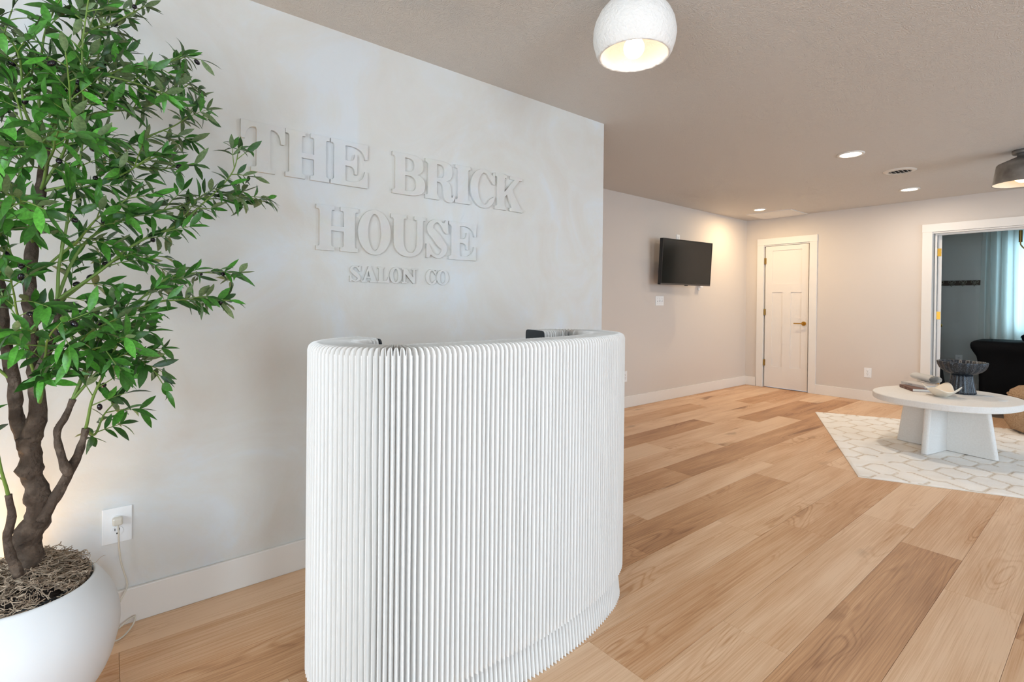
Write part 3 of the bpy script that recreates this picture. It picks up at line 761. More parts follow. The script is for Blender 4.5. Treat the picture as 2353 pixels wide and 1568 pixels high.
# plug and cord of the lamp behind the planter
cord = thing('power_cord', (.03, YS-.02, .385), 'clear power cord hanging from outlet and looping behind the planter', 'cord')
bm = bmesh.new(); bx(bm, (.032-.014, YS-.034, .374), (.032+.016, YS-.0085, .402), .006)
obj('plug', bm, M['cord'], cord)
bm = bmesh.new()
tube(bm, spline([(.034, YS-.036, .378), (.036, YS-.038, .345), (.038, YS-.03, .29), (.045, YS-.028, .23), (.060, YS-.03, .165), (.058, YS-.04, .14), (.03, YS-.07, .09), (.02, YS-.12, .02), (.045, YS-.10, .004), (.075, YS-.06, .012), (.085, YS-.035, .028), (.065, YS-.03, .022), (.02, YS-.05, .005), (-.08, YS-.10, .004), (-.2, YS-.14, .004), (-.36, YS-.13, .004)], 6), .0028, 6)
obj('cable', bm, M['cord'], cord)

# warm uplight standing behind the planter
ul = thing('floor_uplight', (-.44, 2.17, 0), 'small white uplight glowing on the floor behind the planter', 'lamp')
bm = bmesh.new(); lathe(bm, [(.0, 0), (.05, 0), (.052, .003), (.052, .13), (.048, .135), (.045, .13), (.045, .06), (0, .06)], 24, (-.44, 2.17, 0)); obj('can', bm, M['plastic'], ul, True)
bm = bmesh.new(); bmesh.ops.create_uvsphere(bm, u_segments=16, v_segments=10, radius=.03, matrix=Matrix.Translation((-.44, 2.17, .095))); obj('bulb', bm, M['warm_bulb'], ul, True)
l = bpy.data.lights.new('uplight_glow', 'SPOT'); l.energy = 16; l.color = (1, .60, .24); l.spot_size = math.radians(125); l.spot_blend = .8; l.shadow_soft_size = .03
lo_ = bpy.data.objects.new('uplight_glow', l); COL.objects.link(lo_); lo_.location = (-.44, 2.17, .14); lo_.rotation_euler = (PI - .25, 0, 0); attach(lo_, ul)

# ------------------------------------------------------------------ planter, moss, olive tree
PC = (-.183, 1.90)
bm = bmesh.new()
prof = spline([(.0, .0), (.085, .0), (.108, .012), (.150, .070), (.190, .130), (.212, .20), (.219, .262), (.207, .325), (.184, .372), (.165, .398)], 4) + [(.160, .4005), (.155, .397), (.160, .36), (.17, .30), (0, .30)]
lathe(bm, prof, 64, (PC[0], PC[1], 0))
bmesh.ops.recalc_face_normals(bm, faces=bm.faces)
tag(obj('planter', bm, M['pot'], None, True), 'round matte white bowl planter holding the olive tree', 'planter')
def moss_z(x, y):
    r = math.hypot(x-PC[0], y-PC[1])/.155
    return .388 + .055*max(0, 1-r*r) + .028*max(-.4, min(1, (y-PC[1])/.155))*max(0, 1-r*r*.4) + .022*noise.noise(Vector((x*18, y*18, 3)))
bm = bmesh.new(); prev = None
for i in range(10):
    r = .15*i/9
    ring = [bm.verts.new((PC[0]+r*math.cos(2*PI*k/28), PC[1]+r*math.sin(2*PI*k/28), moss_z(PC[0]+r*math.cos(2*PI*k/28), PC[1]+r*math.sin(2*PI*k/28))-.012)) for k in range(28)] if i else [bm.verts.new((PC[0], PC[1], moss_z(*PC)-.012))]*28
    if prev:
        for k in range(28):
            f = [prev[k], ring[k], ring[(k+1) % 28], prev[(k+1) % 28]]; f = [v for q, v in enumerate(f) if v not in f[:q]]
            if len(f) > 2: bm.faces.new(f)
    prev = ring
soil = obj('planter_soil', bm, M['soil'], None, True); tag(soil, 'dark soil under the dry moss in the white planter', 'soil', kind='stuff')
bm = bmesh.new(); lathe(bm, [(.098, .34), (.112, .425), (.115, .427), (.117, .424), (.104, .34)], 36, (PC[0]+.012, PC[1]-.026, -.026))
tag(obj('nursery_pot', bm, M['liner'], None, True), 'black plastic inner pot showing through the moss', 'plant pot')
rng = random.Random(5)
bm = bmesh.new()
for i in range(2100):
    a = rng.uniform(0, 2*PI); r = .152*math.sqrt(rng.random())
    x, y = PC[0]+r*math.cos(a), PC[1]+r*math.sin(a)
    # thin spot in front where the inner pot shows
    if -.135 < y-PC[1] < -.085 and abs(x-PC[0]-.01) < .09 and rng.random() < .75: continue
    z = moss_z(x, y) + rng.uniform(-.004, .016)
    th = rng.uniform(0, 2*PI); pts = []
    L_ = rng.uniform(.005, .010); cur = rng.uniform(-1.1, 1.1)
    for q in range(7):
        pts.append((x, y, z)); th += cur+rng.uniform(-.5, .5)
        x += L_*math.cos(th); y += L_*math.sin(th)
        rr = math.hypot(x-PC[0], y-PC[1])
        if rr > .150: x = PC[0]+(x-PC[0])*.150/rr; y = PC[1]+(y-PC[1])*.150/rr
        z = max(moss_z(x, y)-.002, z+rng.uniform(-.005, .0055))
    tube(bm, pts, rng.uniform(.0008, .0016), 3, caps=False)
for i in range(22):   # stray strands curling up over the edge
    a = rng.uniform(-.3, 2.2); x, y = PC[0]+.145*math.cos(a), PC[1]+.145*math.sin(a); z = moss_z(x, y)+.005; th = rng.uniform(0, 6.28); pts = []
    cv = rng.uniform(-.8, .8)
    for q in range(8):
        pts.append((x, y, z)); th += cv; x += .006*math.cos(th); y += .005*math.sin(th); z += rng.uniform(-.002, .006)
    tube(bm, pts, .0008, 3, caps=False)
tag(obj('dry_moss', bm, M['moss']), 'tangled dry grey brown moss filling the top of the white planter', 'moss', kind='stuff')

WOOD={
 'trunk':([(-0.152, 1.9, 0.426), (-0.17, 1.9, 0.522), (-0.146, 1.9, 0.581), (-0.148, 1.9, 0.654), (-0.162, 1.9, 0.711), (-0.159, 1.9, 0.759), (-0.169, 1.9, 0.809)],[0.03, 0.032, 0.03, 0.027, 0.025, 0.024, 0.026]),
 'A':([(-0.172, 1.93, 0.796), (-0.191, 1.93, 0.86), (-0.198, 1.93, 0.957), (-0.214, 1.93, 1.065), (-0.222, 1.93, 1.172), (-0.239, 1.93, 1.336), (-0.251, 1.93, 1.486)],[0.02, 0.016, 0.015, 0.013, 0.012, 0.011, 0.009]),
 'B':([(-0.164, 1.9, 0.796), (-0.147, 1.9, 0.865), (-0.152, 1.9, 0.968), (-0.163, 1.9, 1.101), (-0.165, 1.9, 1.244), (-0.159, 1.9, 1.34), (-0.145, 1.9, 1.485), (-0.133, 1.9, 1.614)],[0.024, 0.021, 0.017, 0.015, 0.014, 0.013, 0.012, 0.01]),
 'C':([(-0.136, 1.88, 0.579), (-0.106, 1.88, 0.644), (-0.077, 1.88, 0.708), (-0.054, 1.88, 0.778), (-0.046, 1.88, 0.818)],[0.017, 0.014, 0.012, 0.01, 0.009]),
 'C2':([(-0.081, 1.86, 0.697), (-0.098, 1.86, 0.757), (-0.105, 1.86, 0.825), (-0.089, 1.86, 0.859), (-0.073, 1.86, 0.908)],[0.011, 0.01, 0.009, 0.009, 0.008]),
 'D':([(-0.179, 1.84, 0.455), (-0.2, 1.84, 0.553), (-0.192, 1.84, 0.614), (-0.199, 1.84, 0.675)],[0.012, 0.01, 0.009, 0.007]),
 'E':([(-0.148, 1.85, 0.974), (-0.118, 1.85, 1.067), (-0.106, 1.85, 1.132), (-0.107, 1.85, 1.188)],[0.011, 0.01, 0.009, 0.009]),
}
STEMS=[
 [(-0.199, 1.84, 0.675), (-0.205, 1.82, 0.736), (-0.214, 1.8, 0.799), (-0.238, 1.78, 0.894)],
 [(-0.107, 1.85, 1.185), (-0.098, 1.828, 1.304), (-0.075, 1.807, 1.469), (-0.057, 1.785, 1.608), (-0.053, 1.763, 1.812), (-0.044, 1.742, 1.967), (-0.018, 1.72, 2.116)],
 [(-0.107, 1.85, 1.185), (-0.054, 1.87, 1.346), (0.054, 1.89, 1.435), (0.187, 1.91, 1.494), (0.312, 1.93, 1.55), (0.436, 1.95, 1.545)],
 [(-0.107, 1.85, 1.185), (-0.016, 1.86, 1.274), (0.085, 1.87, 1.364), (0.196, 1.88, 1.45), (0.318, 1.89, 1.609), (0.343, 1.9, 1.696)],
 [(-0.073, 1.86, 0.908), (0.004, 1.888, 1.097), (0.132, 1.915, 1.242), (0.24, 1.942, 1.282), (0.354, 1.97, 1.266)],
 [(-0.089, 1.86, 0.859), (-0.005, 1.858, 1.099), (0.096, 1.855, 1.174), (0.194, 1.852, 1.188), (0.31, 1.85, 1.192)],
 [(-0.073, 1.86, 0.908), (-0.015, 1.857, 0.987), (0.044, 1.853, 1.027), (0.123, 1.85, 0.961)],
 [(-0.046, 1.88, 0.818), (-0.019, 1.837, 0.94), (0.016, 1.793, 1.053), (0.051, 1.75, 1.103)],
 [(-0.046, 1.88, 0.818), (-0.029, 1.903, 0.791), (-0.013, 1.927, 0.836), (0.011, 1.95, 0.868)],
 [(-0.133, 1.9, 1.614), (-0.095, 1.912, 1.767), (0.001, 1.925, 1.861), (0.107, 1.938, 1.923), (0.203, 1.95, 1.985)],
 [(-0.133, 1.9, 1.614), (-0.048, 1.933, 1.722), (0.087, 1.967, 1.798), (0.218, 2.0, 1.921)],
 [(-0.133, 1.9, 1.614), (-0.067, 1.95, 1.645), (0.056, 2.0, 1.683), (0.175, 2.05, 1.778), (0.24, 2.1, 1.868)],
 [(-0.133, 1.9, 1.614), (-0.147, 1.883, 1.767), (-0.128, 1.867, 1.933), (-0.084, 1.85, 2.109)],
 [(-0.133, 1.9, 1.614), (-0.067, 1.9, 1.907), (0.021, 1.9, 2.019), (0.088, 1.9, 2.083)],
 [(-0.133, 1.9, 1.614), (-0.039, 1.967, 1.824), (-0.01, 2.033, 2.045), (0.045, 2.1, 2.264)],
 [(-0.251, 1.93, 1.486), (-0.256, 1.903, 1.63), (-0.229, 1.877, 1.799), (-0.194, 1.85, 1.948)],
 [(-0.239, 1.93, 1.336), (-0.197, 1.887, 1.464), (-0.168, 1.843, 1.634), (-0.196, 1.8, 1.748)],
 [(-0.159, 1.9, 1.34), (-0.154, 1.783, 1.398), (-0.152, 1.667, 1.41), (-0.151, 1.55, 1.417)],
 [(-0.145, 1.9, 1.485), (-0.122, 1.783, 1.538), (-0.102, 1.667, 1.571), (-0.091, 1.55, 1.575)],
 [(-0.152, 1.9, 0.968), (-0.172, 1.817, 1.105), (-0.18, 1.733, 1.185), (-0.175, 1.65, 1.236)],
 [(-0.147, 1.9, 0.932), (-0.088, 1.833, 1.031), (-0.041, 1.767, 1.093), (0.022, 1.7, 1.141)],
 [(-0.147, 1.9, 0.883), (-0.129, 1.8, 1.002), (-0.114, 1.7, 1.088), (-0.085, 1.6, 1.135)],
 [(-0.145, 1.9, 1.485), (-0.045, 1.833, 1.513), (0.04, 1.767, 1.539), (0.095, 1.7, 1.583)],
 [(-0.164, 1.9, 1.244), (-0.072, 1.85, 1.343), (-0.016, 1.8, 1.416), (0.05, 1.75, 1.477)],
 [(-0.222, 1.93, 1.172), (-0.243, 1.87, 1.263), (-0.258, 1.81, 1.325), (-0.22, 1.75, 1.418)],
 [(-0.165, 1.9, 1.244), (-0.203, 1.8, 1.328), (-0.207, 1.7, 1.361), (-0.181, 1.6, 1.392)],
 [(-0.214, 1.93, 1.065), (-0.249, 1.92, 1.126), (-0.272, 1.91, 1.172), (-0.293, 1.9, 1.194)],
 [(-0.251, 1.93, 1.486), (-0.308, 1.937, 1.593), (-0.354, 1.943, 1.685), (-0.399, 1.95, 1.719)],
 [(-0.239, 1.93, 1.336), (-0.297, 1.92, 1.399), (-0.362, 1.91, 1.423), (-0.416, 1.9, 1.404)],
 [(-0.251, 1.93, 1.486), (-0.298, 1.92, 1.737), (-0.312, 1.91, 1.897), (-0.295, 1.9, 2.055)],
 [(-0.198, 1.93, 0.957), (-0.255, 1.903, 1.034), (-0.312, 1.877, 1.073), (-0.35, 1.85, 1.066)],
 [(-0.145, 1.9, 1.485), (-0.089, 1.817, 1.609), (-0.077, 1.733, 1.715), (-0.082, 1.65, 1.794)],
 [(-0.133, 1.9, 1.614), (-0.017, 1.883, 1.64), (0.084, 1.867, 1.579), (0.181, 1.85, 1.606)],
 [(-0.163, 1.9, 1.101), (-0.057, 1.967, 1.237), (0.047, 2.033, 1.326), (0.156, 2.1, 1.337)],
 [(-0.133, 1.9, 1.614), (-0.167, 1.833, 1.688), (-0.178, 1.767, 1.808), (-0.215, 1.7, 1.832)],
 [(-0.133, 1.9, 1.614), (-0.046, 1.85, 1.809), (0.08, 1.8, 1.803), (0.149, 1.75, 1.768)],
 [(-0.106, 1.85, 1.132), (-0.06, 1.8, 1.056), (-0.014, 1.75, 1.057), (0.05, 1.7, 1.082)],
]

tree = thing('olive_tree', (-.15, 1.9, .40), 'tall artificial olive tree with black olives in the white planter', 'tree')
for nm, (pts, rad) in WOOD.items():
    bm = bmesh.new()
    q = spline([tuple(p)+(r,) for p, r in zip(pts, rad)], 6)
    tube(bm, [p[:3] for p in q], [p[3]*(1+.16*noise.noise(Vector(p[:3])*30)) for p in q], 12, wob=.35)
    obj('trunk' if nm == 'trunk' else 'branch', bm, M['bark'], tree, True)

def leaf_data(bend, w):
    prof = [(0, .02), (.12, .45), (.32, .92), (.55, 1.0), (.78, .66), (1.0, .03)]
    V, Fc, mi = [], [], []
    for side in (0, 1):
        for t, ww in prof:
            z = -bend*t*t; x = t*(1-.12*abs(bend)*t)
            dz = -.012*side
            for s in (-1, 0, 1): V.append((x, s*ww*w/2, z+(0.10*w*ww if s else 0)+dz))
    n = len(prof)
    for side in (0, 1):
        o = side*n*3
        for i in range(n-1):
            for j in (0, 1):
                f = (o+i*3+j, o+(i+1)*3+j, o+(i+1)*3+j+1, o+i*3+j+1)
                Fc.append(f if side == 0 else f[::-1]); mi.append(side)
    return V, Fc, mi
LV = [leaf_data(b, w) for b, w in ((.10, .31), (.28, .27), (.55, .23), (-.12, .29), (.2, .36))]
def leaf_mesh(d, top, under):
    me = bpy.data.meshes.new('leaf'); me.from_pydata(d[0], [], d[1])
    me.materials.append(top); me.materials.append(under)
    for p, m in zip(me.polygons, d[2]): p.material_index = m; p.use_smooth = True
    return me
LM = [leaf_mesh(d, M['leaf_top'], M['leaf_under']) for d in LV]
rng = random.Random(21)
leaves = []; olives = []; tw = bmesh.new()
camp = Vector((0, 0, 1.194))
def rv(): return Vector((rng.gauss(0, 1), rng.gauss(0, 1), rng.gauss(0, 1)))
axis = Vector((-.15, 1.9, 0))
def put_leaf(p, d, L_):
    out = Vector((p.x-axis.x, p.y-axis.y, 0)); out = out.normalized() if out.length > .01 else Vector((0, -1, 0))
    nrm = (Vector((0, 0, 1))*.75 + Vector((0, -1, 0))*.45 + out*.35 + rv()*.42)
    d = d.normalized(); nrm = (nrm-d*nrm.dot(d))
    if nrm.length < .05: return
    nrm.normalize(); b = nrm.cross(d)
    tip = p+d*L_
    if tip.y > YS-.03 or p.y > YS-.03 or tip.z > H-.03 or p.z > H-.03: return
    m = Matrix(((d.x*L_, b.x*L_, nrm.x*L_, p.x), (d.y*L_, b.y*L_, nrm.y*L_, p.y), (d.z*L_, b.z*L_, nrm.z*L_, p.z), (0, 0, 0, 1)))
    leaves.append((m, rng.randrange(len(LV)), p+d*L_*.5))
for st in STEMS:
    q = [Vector(v) for v in spline(st, 10)]
    q = [v+Vector((noise.noise(v*9), noise.noise(v*9+Vector((5, 0, 0))), noise.noise(v*9+Vector((0, 5, 0)))))*.008*min(1, i/6) for i, v in enumerate(q)]
    n = len(q)
    sbm = bmesh.new(); tube(sbm, q, [.0044-.0030*i/n for i in range(n)], 6); obj('stem', sbm, M['stem'], tree, True)
    ln = sum((b-a).length for a, b in zip(q, q[1:]))
    s, nxt, side = 0, .22*ln, 1
    for i in range(n-1):
        s += (q[i+1]-q[i]).length
        if s < nxt: continue
        nxt = s + rng.uniform(.019, .031); side = -side
        t = (q[i+1]-q[i]).normalized()
        lat = t.cross(Vector((0, 0, 1))+rv()*.5)
        if lat.length < .1: continue
        lat.normalize()
        td = (t*.75 + lat*side*rng.uniform(.5, 1.0) + Vector((0, 0, rng.uniform(-.25, .35))) + rv()*.12).normalized()
        tl = rng.uniform(.05, .12)*(1.0 if i < n*.8 else .7)
        p = q[i].copy(); pts = [p.copy()]; dcur = td.copy(); k = 0; m_ = max(2, int(tl/.021))
        for k in range(m_):
            dcur = (dcur+Vector((0, 0, -.07))+rv()*.06).normalized(); p = p+dcur*.021; pts.append(p.copy())
            if k == 0 and rng.random() < .55: continue
            l1 = dcur.cross(rv()); l1.normalize()
            for sg in (-1, 1):
                if rng.random() < .08: continue
                put_leaf(p, dcur*.75+l1*sg*.85+Vector((0, 0, -.05)), rng.uniform(.044, .074))
        put_leaf(p, dcur, rng.uniform(.045, .065))
        tube(tw, pts, [.0018-.0009*u/len(pts) for u in range(len(pts))], 4, caps=False)
        if rng.random() < .13: olives.append((pts[1] if len(pts) > 1 else p, dcur.copy()))
    put_leaf(q[-1], (q[-1]-q[-2]), .055); put_leaf(q[-1], (q[-1]-q[-2])+rv()*.5*(q[-1]-q[-2]).length, .05)
obj('twigs', tw, M['stem'], tree, True)['kind'] = 'stuff'
def score(m):
    c = m[2]-camp; dep = c.dot(F_)
    if dep < .3: return -1
    px = c.dot(R_)/dep*1151+1176; pyy = 701-c.dot(U_)/dep*1151
    return m[0].to_3x3().col[0].length/dep*(1 if (px > 0 and 0 < pyy < 1568) else .01)
leaves.sort(key=score, reverse=True)
for m, v, c in leaves[:300]:
    o = bpy.data.objects.new('leaf', LM[v]); COL.objects.link(o); o.matrix_basis = m; attach(o, tree)
V, Fc, mi = [], [], []
for m, v, c in leaves[300:]:
    d = LV[v]; o = len(V)
    V += [tuple(m @ Vector(p)) for p in d[0]]; Fc += [tuple(i+o for i in f) for f in d[1]]; mi += d[2]
me = bpy.data.meshes.new('leaves'); me.from_pydata(V, [], Fc); me.materials.append(M['leaf_top_s']); me.materials.append(M['leaf_under_s'])
me.polygons.foreach_set('material_index', mi); me.polygons.foreach_set('use_smooth', [True]*len(mi))
o = obj('leaves', me, None, tree); o['kind'] = 'stuff'
print('LEAVES', len(leaves), 'OLIVES', len(olives))
bm = bmesh.new(); bmesh.ops.create_uvsphere(bm, u_segments=10, v_segments=7, radius=1)
for v in bm.verts: v.co = Vector((v.co.x*.0105, v.co.y*.0068, v.co.z*.0068))
om = mesh_of('olive', bm, M['olive'], True)
for p, dcur in olives[:60]:
    dd = (dcur*.5+rv()*.5+Vector((0, 0, -.3))).normalized()
    o = bpy.data.objects.new('olive', om); COL.objects.link(o)
    qd = dd.to_track_quat('X', 'Z')
    o.matrix_basis = Matrix.Translation(p+dd*.014) @ qd.to_matrix().to_4x4(); attach(o, tree)

# ------------------------------------------------------------------ ceiling fittings
LC = Vector((1.567, 1.211, 2.217)); LR = .155
pend = thing('dome_ceiling_lamp', (LC.x, LC.y, H), 'white rough plaster dome lamp glowing on the ceiling', 'ceiling lamp')
bm = bmesh.new(); prof = []
cut = math.asin(.45)
for k in range(25):
    a = PI/2 - (PI/2+cut)*k/24; prof.append((LR*math.cos(a)+.0001, LR*math.sin(a)))
ri = LR-.014; ci = math.asin(.45*LR/ri)
mrx = (LR*math.cos(cut)+ri*math.cos(ci))/2; mz = -.45*LR
prof += [(LR*math.cos(cut)-.003, mz-.006), (mrx, mz-.009), (ri*math.cos(ci)+.003, mz-.006)]
for k in range(21):
    a = -ci + (PI/2+ci)*k/20; prof.append((ri*math.cos(a)+.0001, ri*math.sin(a)))
lathe(bm, prof, 72, LC)
for v in bm.verts:
    dv = (v.co-LC).normalized(); v.co += dv*(.0022*noise.noise(v.co*55)+.0014*noise.noise(v.co*110))
bmesh.ops.recalc_face_normals(bm, faces=bm.faces)
obj('shade', bm, M['plaster'], pend, True)
bm = bmesh.new(); lathe(bm, [(.0, H-LC.z), (.06, H-LC.z), (.06, LR-.008), (0, LR-.008)], 32, LC); obj('canopy', bm, M['plaster'], pend, True)
bm = bmesh.new(); bmesh.ops.create_uvsphere(bm, u_segments=24, v_segments=16, radius=.039, matrix=Matrix.Translation((LC.x, LC.y, LC.z-.045))); obj('bulb', bm, M['bulb'], pend, True)
bm = bmesh.new(); lathe(bm, [(0, LR-.02), (.018, LR-.02), (.018, -.01), (0, -.01)], 20, LC); obj('socket', bm, M['plastic'], pend, True)

def downlight(x, y, r, lens, power, col, label):
    t = thing('recessed_downlight', (x, y, H), label, 'downlight', 'round recessed ceiling lights')
    bm = bmesh.new(); lathe(bm, [(r, 0), (r, -.004), (r*.98, -.007), (r*.80, -.008), (r*.76, -.003), (r*.76, 0)], 40, (x, y, H)); obj('trim_ring', bm, M['vent'], t, True)
    bm = bmesh.new(); bmesh.ops.create_circle(bm, cap_ends=True, segments=40, radius=r*.77, matrix=Matrix.Translation((x, y, H-.004)) @ Matrix.Rotation(PI, 4, 'X')); obj('lens', bm, M[lens], t)
    l = bpy.data.lights.new('downlight_beam', 'AREA'); l.shape = 'DISK'; l.size = r*1.5; l.energy = power; l.color = col
    o = bpy.data.objects.new('downlight_beam', l); COL.objects.link(o); o.location = (x, y, H-.012); attach(o, t)
downlight(4.722, 1.458, .096, 'lens', 9, (1, .88, .74), 'round downlight nearest the viewer, left of the round vent')
downlight(6.600, 3.058, .080, 'warm_lens', 11, (1, .76, .46), 'round warm downlight by the rectangular ceiling grille')
downlight(6.603, 1.493, .090, 'lens', 8, (1, .88, .74), 'round downlight beyond the round vent')

v_ = thing('round_ceiling_vent', (5.64, 1.35, H), 'round white ceiling vent with dark louvres between two downlights', 'vent')
bm = bmesh.new(); lathe(bm, [(.125, 0), (.122, -.006), (.09, -.014), (.085, -.008), (.085, 0)], 40, (5.64, 1.35, H)); obj('flange', bm, M['vent'], v_, True)
bm = bmesh.new(); bmesh.ops.create_circle(bm, cap_ends=True, segments=40, radius=.086, matrix=Matrix.Translation((5.64, 1.35, H-.002)) @ Matrix.Rotation(PI, 4, 'X')); tag(obj('duct', bm, M['slot'], v_), 'dark vent opening')
for k in range(-2, 3):
    yy = 1.35+k*.03; hw = math.sqrt(max(.001, .084**2-(k*.03)**2))
    boxo('louvre', (-hw, -.010, -.001), (hw, .010, .001), M['vent'], v_, 0, Matrix.Translation((5.64, yy, H-.009)) @ Matrix.Rotation(.9, 4, 'X'))

g = thing('return_air_grille', (7.11, 3.065, H), 'white rectangular air grille in the ceiling corner by the closed door', 'vent')
x0, x1, y0, y1 = 6.845, 7.375, 2.775, 3.355
bm = bmesh.new()
for lo, hi in (((x0, y0, H-.010), (x1, y0+.03, H)), ((x0, y1-.03, H-.010), (x1, y1, H)), ((x0, y0+.03, H-.010), (x0+.03, y1-.03, H)), ((x1-.03, y0+.03, H-.010), (x1, y1-.03, H))): bx(bm, lo, hi)
obj('frame', bm, M['vent'], g)
for k in range(1, 4):
    yy = y0+.03+(y1-y0-.06)*k/4; boxo('divider', (x0+.03, yy-.006, H-.009), (x1-.03, yy+.006, H-.001), M['vent'], g)
boxo('backing', (x0+.03, y0+.03, H-.002), (x1-.03, y1-.03, H-.0005), M['grey_slot'], g)
bm = bmesh.new()
for k in range(32):
    xx = x0+.037+k*(x1-x0-.07)/32; bx(bm, (-.0075, y0+.03, -.0008), (.0075, y1-.03, .0008), 0, Matrix.Translation((xx+.006, 0, H-.006)) @ Matrix.Rotation(.5, 4, 'Y'))
obj('slats', bm, M['vent'], g)['kind'] = 'stuff'

gl = thing('galvanised_ceiling_lamp', (5.603, .548, H), 'grey galvanised metal barn lamp at the right edge of the ceiling', 'ceiling lamp')
c0 = (5.603, .548, H)
gk = lambda pr: [(r*.73, z) for r, z in pr]
bm = bmesh.new(); lathe(bm, gk([(0, 0), (.092, 0), (.092, -.022), (.086, -.030), (0, -.030)]), 32, c0); obj('canopy', bm, M['galv'], gl, True)
bm = bmesh.new(); lathe(bm, gk([(.05, -.028), (.052, -.05), (.075, -.056), (.205, -.100), (.214, -.108), (.232, -.185), (.247, -.258), (.250, -.262), (.246, -.261), (.228, -.185), (.209, -.112), (.2, -.105), (.07, -.062), (.048, -.056)]), 48, c0); obj('shade', bm, [M['galv']], gl, True)
bm = bmesh.new(); lathe(bm, gk([(.243, -.259), (.226, -.185), (.207, -.113), (.198, -.107), (.07, -.064), (0, -.06)]), 48, c0); obj('shade_lining', bm, M['galv_in'], gl, True)
bm = bmesh.new(); bmesh.ops.create_uvsphere(bm, u_segments=24, v_segments=14, radius=.06, matrix=Matrix.Translation((5.603, .548, H-.195))); obj('bulb', bm, M['warm_bulb'], gl, True)

# ------------------------------------------------------------------ television
TM = Matrix.Translation((5.4705, YT-.22, 1.6849)) @ Matrix.Rotation(-.0874, 4, 'Z') @ Matrix.Rotation(.0573, 4, 'X') @ Matrix.Rotation(-.0045, 4, 'Y')
tv = thing('wall_television', (5.4705, YT, 1.40), 'black flat screen television mounted on the wall beside the closed door', 'television')
w, h = .942, .5417
boxo('housing', (-w/2, .003, -h/2), (w/2, .045, h/2), M['black_plastic'], tv, .004, TM)
boxo('rear_bulge', (-w*.35, .045, -h*.42), (w*.35, .075, h*.1), M['black_plastic'], tv, .01, TM)
boxo('screen', (-w/2+.010, -.001, -h/2+.020), (w/2-.010, .004, h/2-.010), M['screen'], tv, 0, TM)
bm = bmesh.new(); bx(bm, (-w/2, -.003, -h/2), (w/2, .004, -h/2+.018), .001, TM); tag(obj('lower_bezel', bm, M['tv_edge'], tv), 'silver grey lower bezel')
bm = bmesh.new()
bx(bm, (-w/2, -.003, -h/2+.018), (-w/2+.009, .004, h/2), 0, TM); bx(bm, (w/2-.009, -.003, -h/2+.018), (w/2, .004, h/2), 0, TM); bx(bm, (-w/2+.009, -.003, h/2-.009), (w/2-.009, .004, h/2), 0, TM)
obj('bezel', bm, M['black_plastic'], tv)
boxo('sensor', (-.025, -.004, -h/2-.006), (.025, .010, -h/2+.001), M['black_plastic'], tv, .001, TM)
bm = bmesh.new(); bx(bm, (5.40, YT-.012, 1.58), (5.56, YT, 1.80)); tube(bm, [(5.48, YT-.01, 1.69), (5.60, YT-.08, 1.69), (5.47, YT-.145, 1.69)], .016, 8)
obj('wall_mount', bm, M['black_plastic'], tv)
cb = thing('cable_box', (6.09, YT, 1.40), 'small white cable cover on the wall under the television', 'cable cover')
boxo('cover', (6.055, YT-.05, 1.405), (6.125, YT, 1.475), M['plastic'], cb, .006)
boxo('cable_guide', (6.075, YT-.012, 1.37), (6.105, YT, 1.41), M['plastic'], cb, .003)

# ------------------------------------------------------------------ rug
B0 = Vector((4.063, 1.180)); ru = Vector((.8967, .4427)); rvv = Vector((.4427, -.8967)); RU, RV = 2.295, 2.70
def rug_groove(u, v):
    """distance to the nearest carved line and a cell id"""
    per = .30; best = 1e9; cell = 0
    for lane in range(int(u/.125)-2, int(u/.125)+4):
        ph = ((v + (lane % 2)*.15) / per) % 1.0
        if ph < .22: o = 0
        elif ph < .5: o = (ph-.22)/.28
        elif ph < .72: o = 1
        else: o = 1-(ph-.72)/.28
        lu = lane*.125 + .125*o
        slope = .125/(.28*per) if (.22 <= ph < .5 or ph >= .72) else 0
        dd = abs(u-lu)/math.sqrt(1+slope*slope)
        seg = int((v+(lane % 2)*.15)/per*5)
        hsh = math.sin(lane*12.9898+seg*78.233)*43758.5453; hsh -= math.floor(hsh)
        if hsh < .18: dd += .02
        if dd < best: best = dd
    return best
nu, nv = 190, 224
V, Fc, cols = [], [], []
for i in range(nu+1):
    for j in range(nv+1):
        u, v = RU*i/nu, RV*j/nv
        dd = rug_groove(u, v)
        gr = max(0, 1-dd/.011)
        z = .010 + .0022*noise.noise(Vector((u*60, v*60, 0))) + .002*noise.noise(Vector((u*14, v*14, 4))) - .006*gr
        e = min(u, v, RU-u, RV-v)
        if e < .012: z = .005
        P = B0+ru*u+rvv*v
        V.append((P.x, P.y, z))
        tone = .5+.5*noise.noise(Vector((u*7, v*7, 9)))
        cols.append((gr, tone, 0, 1))
for i in range(nu):
    for j in range(nv):
        a = i*(nv+1)+j; Fc.append((a, a+1, a+nv+2, a+nv+1))
me = bpy.data.meshes.new('pile'); me.from_pydata(V, [], Fc)
ca = me.color_attributes.new('pattern', 'FLOAT_COLOR', 'POINT')
ca.data.foreach_set('color', [c for q in cols for c in q])
m = mat('rug_pile', '#efe6da', .95, spec=.1); nt = m.node_tree; b = nt.nodes['Principled BSDF']
at = node(nt, 'ShaderNodeAttribute', attribute_name='pattern'); sp = node(nt, 'ShaderNodeSeparateColor'); nt.links.new(at.outputs['Color'], sp.inputs[0])
m1 = node(nt, 'ShaderNodeMix', data_type='RGBA'); m1.inputs[6].default_value = lin('#f2ebe2'); m1.inputs[7].default_value = lin('#faf7f2'); nt.links.new(sp.outputs[1], m1.inputs[0])
m2 = node(nt, 'ShaderNodeMix', data_type='RGBA'); m2.inputs[7].default_value = lin('#c2ab8c'); nt.links.new(sp.outputs[0], m2.inputs[0]); nt.links.new(m1.outputs[2], m2.inputs[6]); nt.links.new(m2.outputs[2], b.inputs['Base Color'])
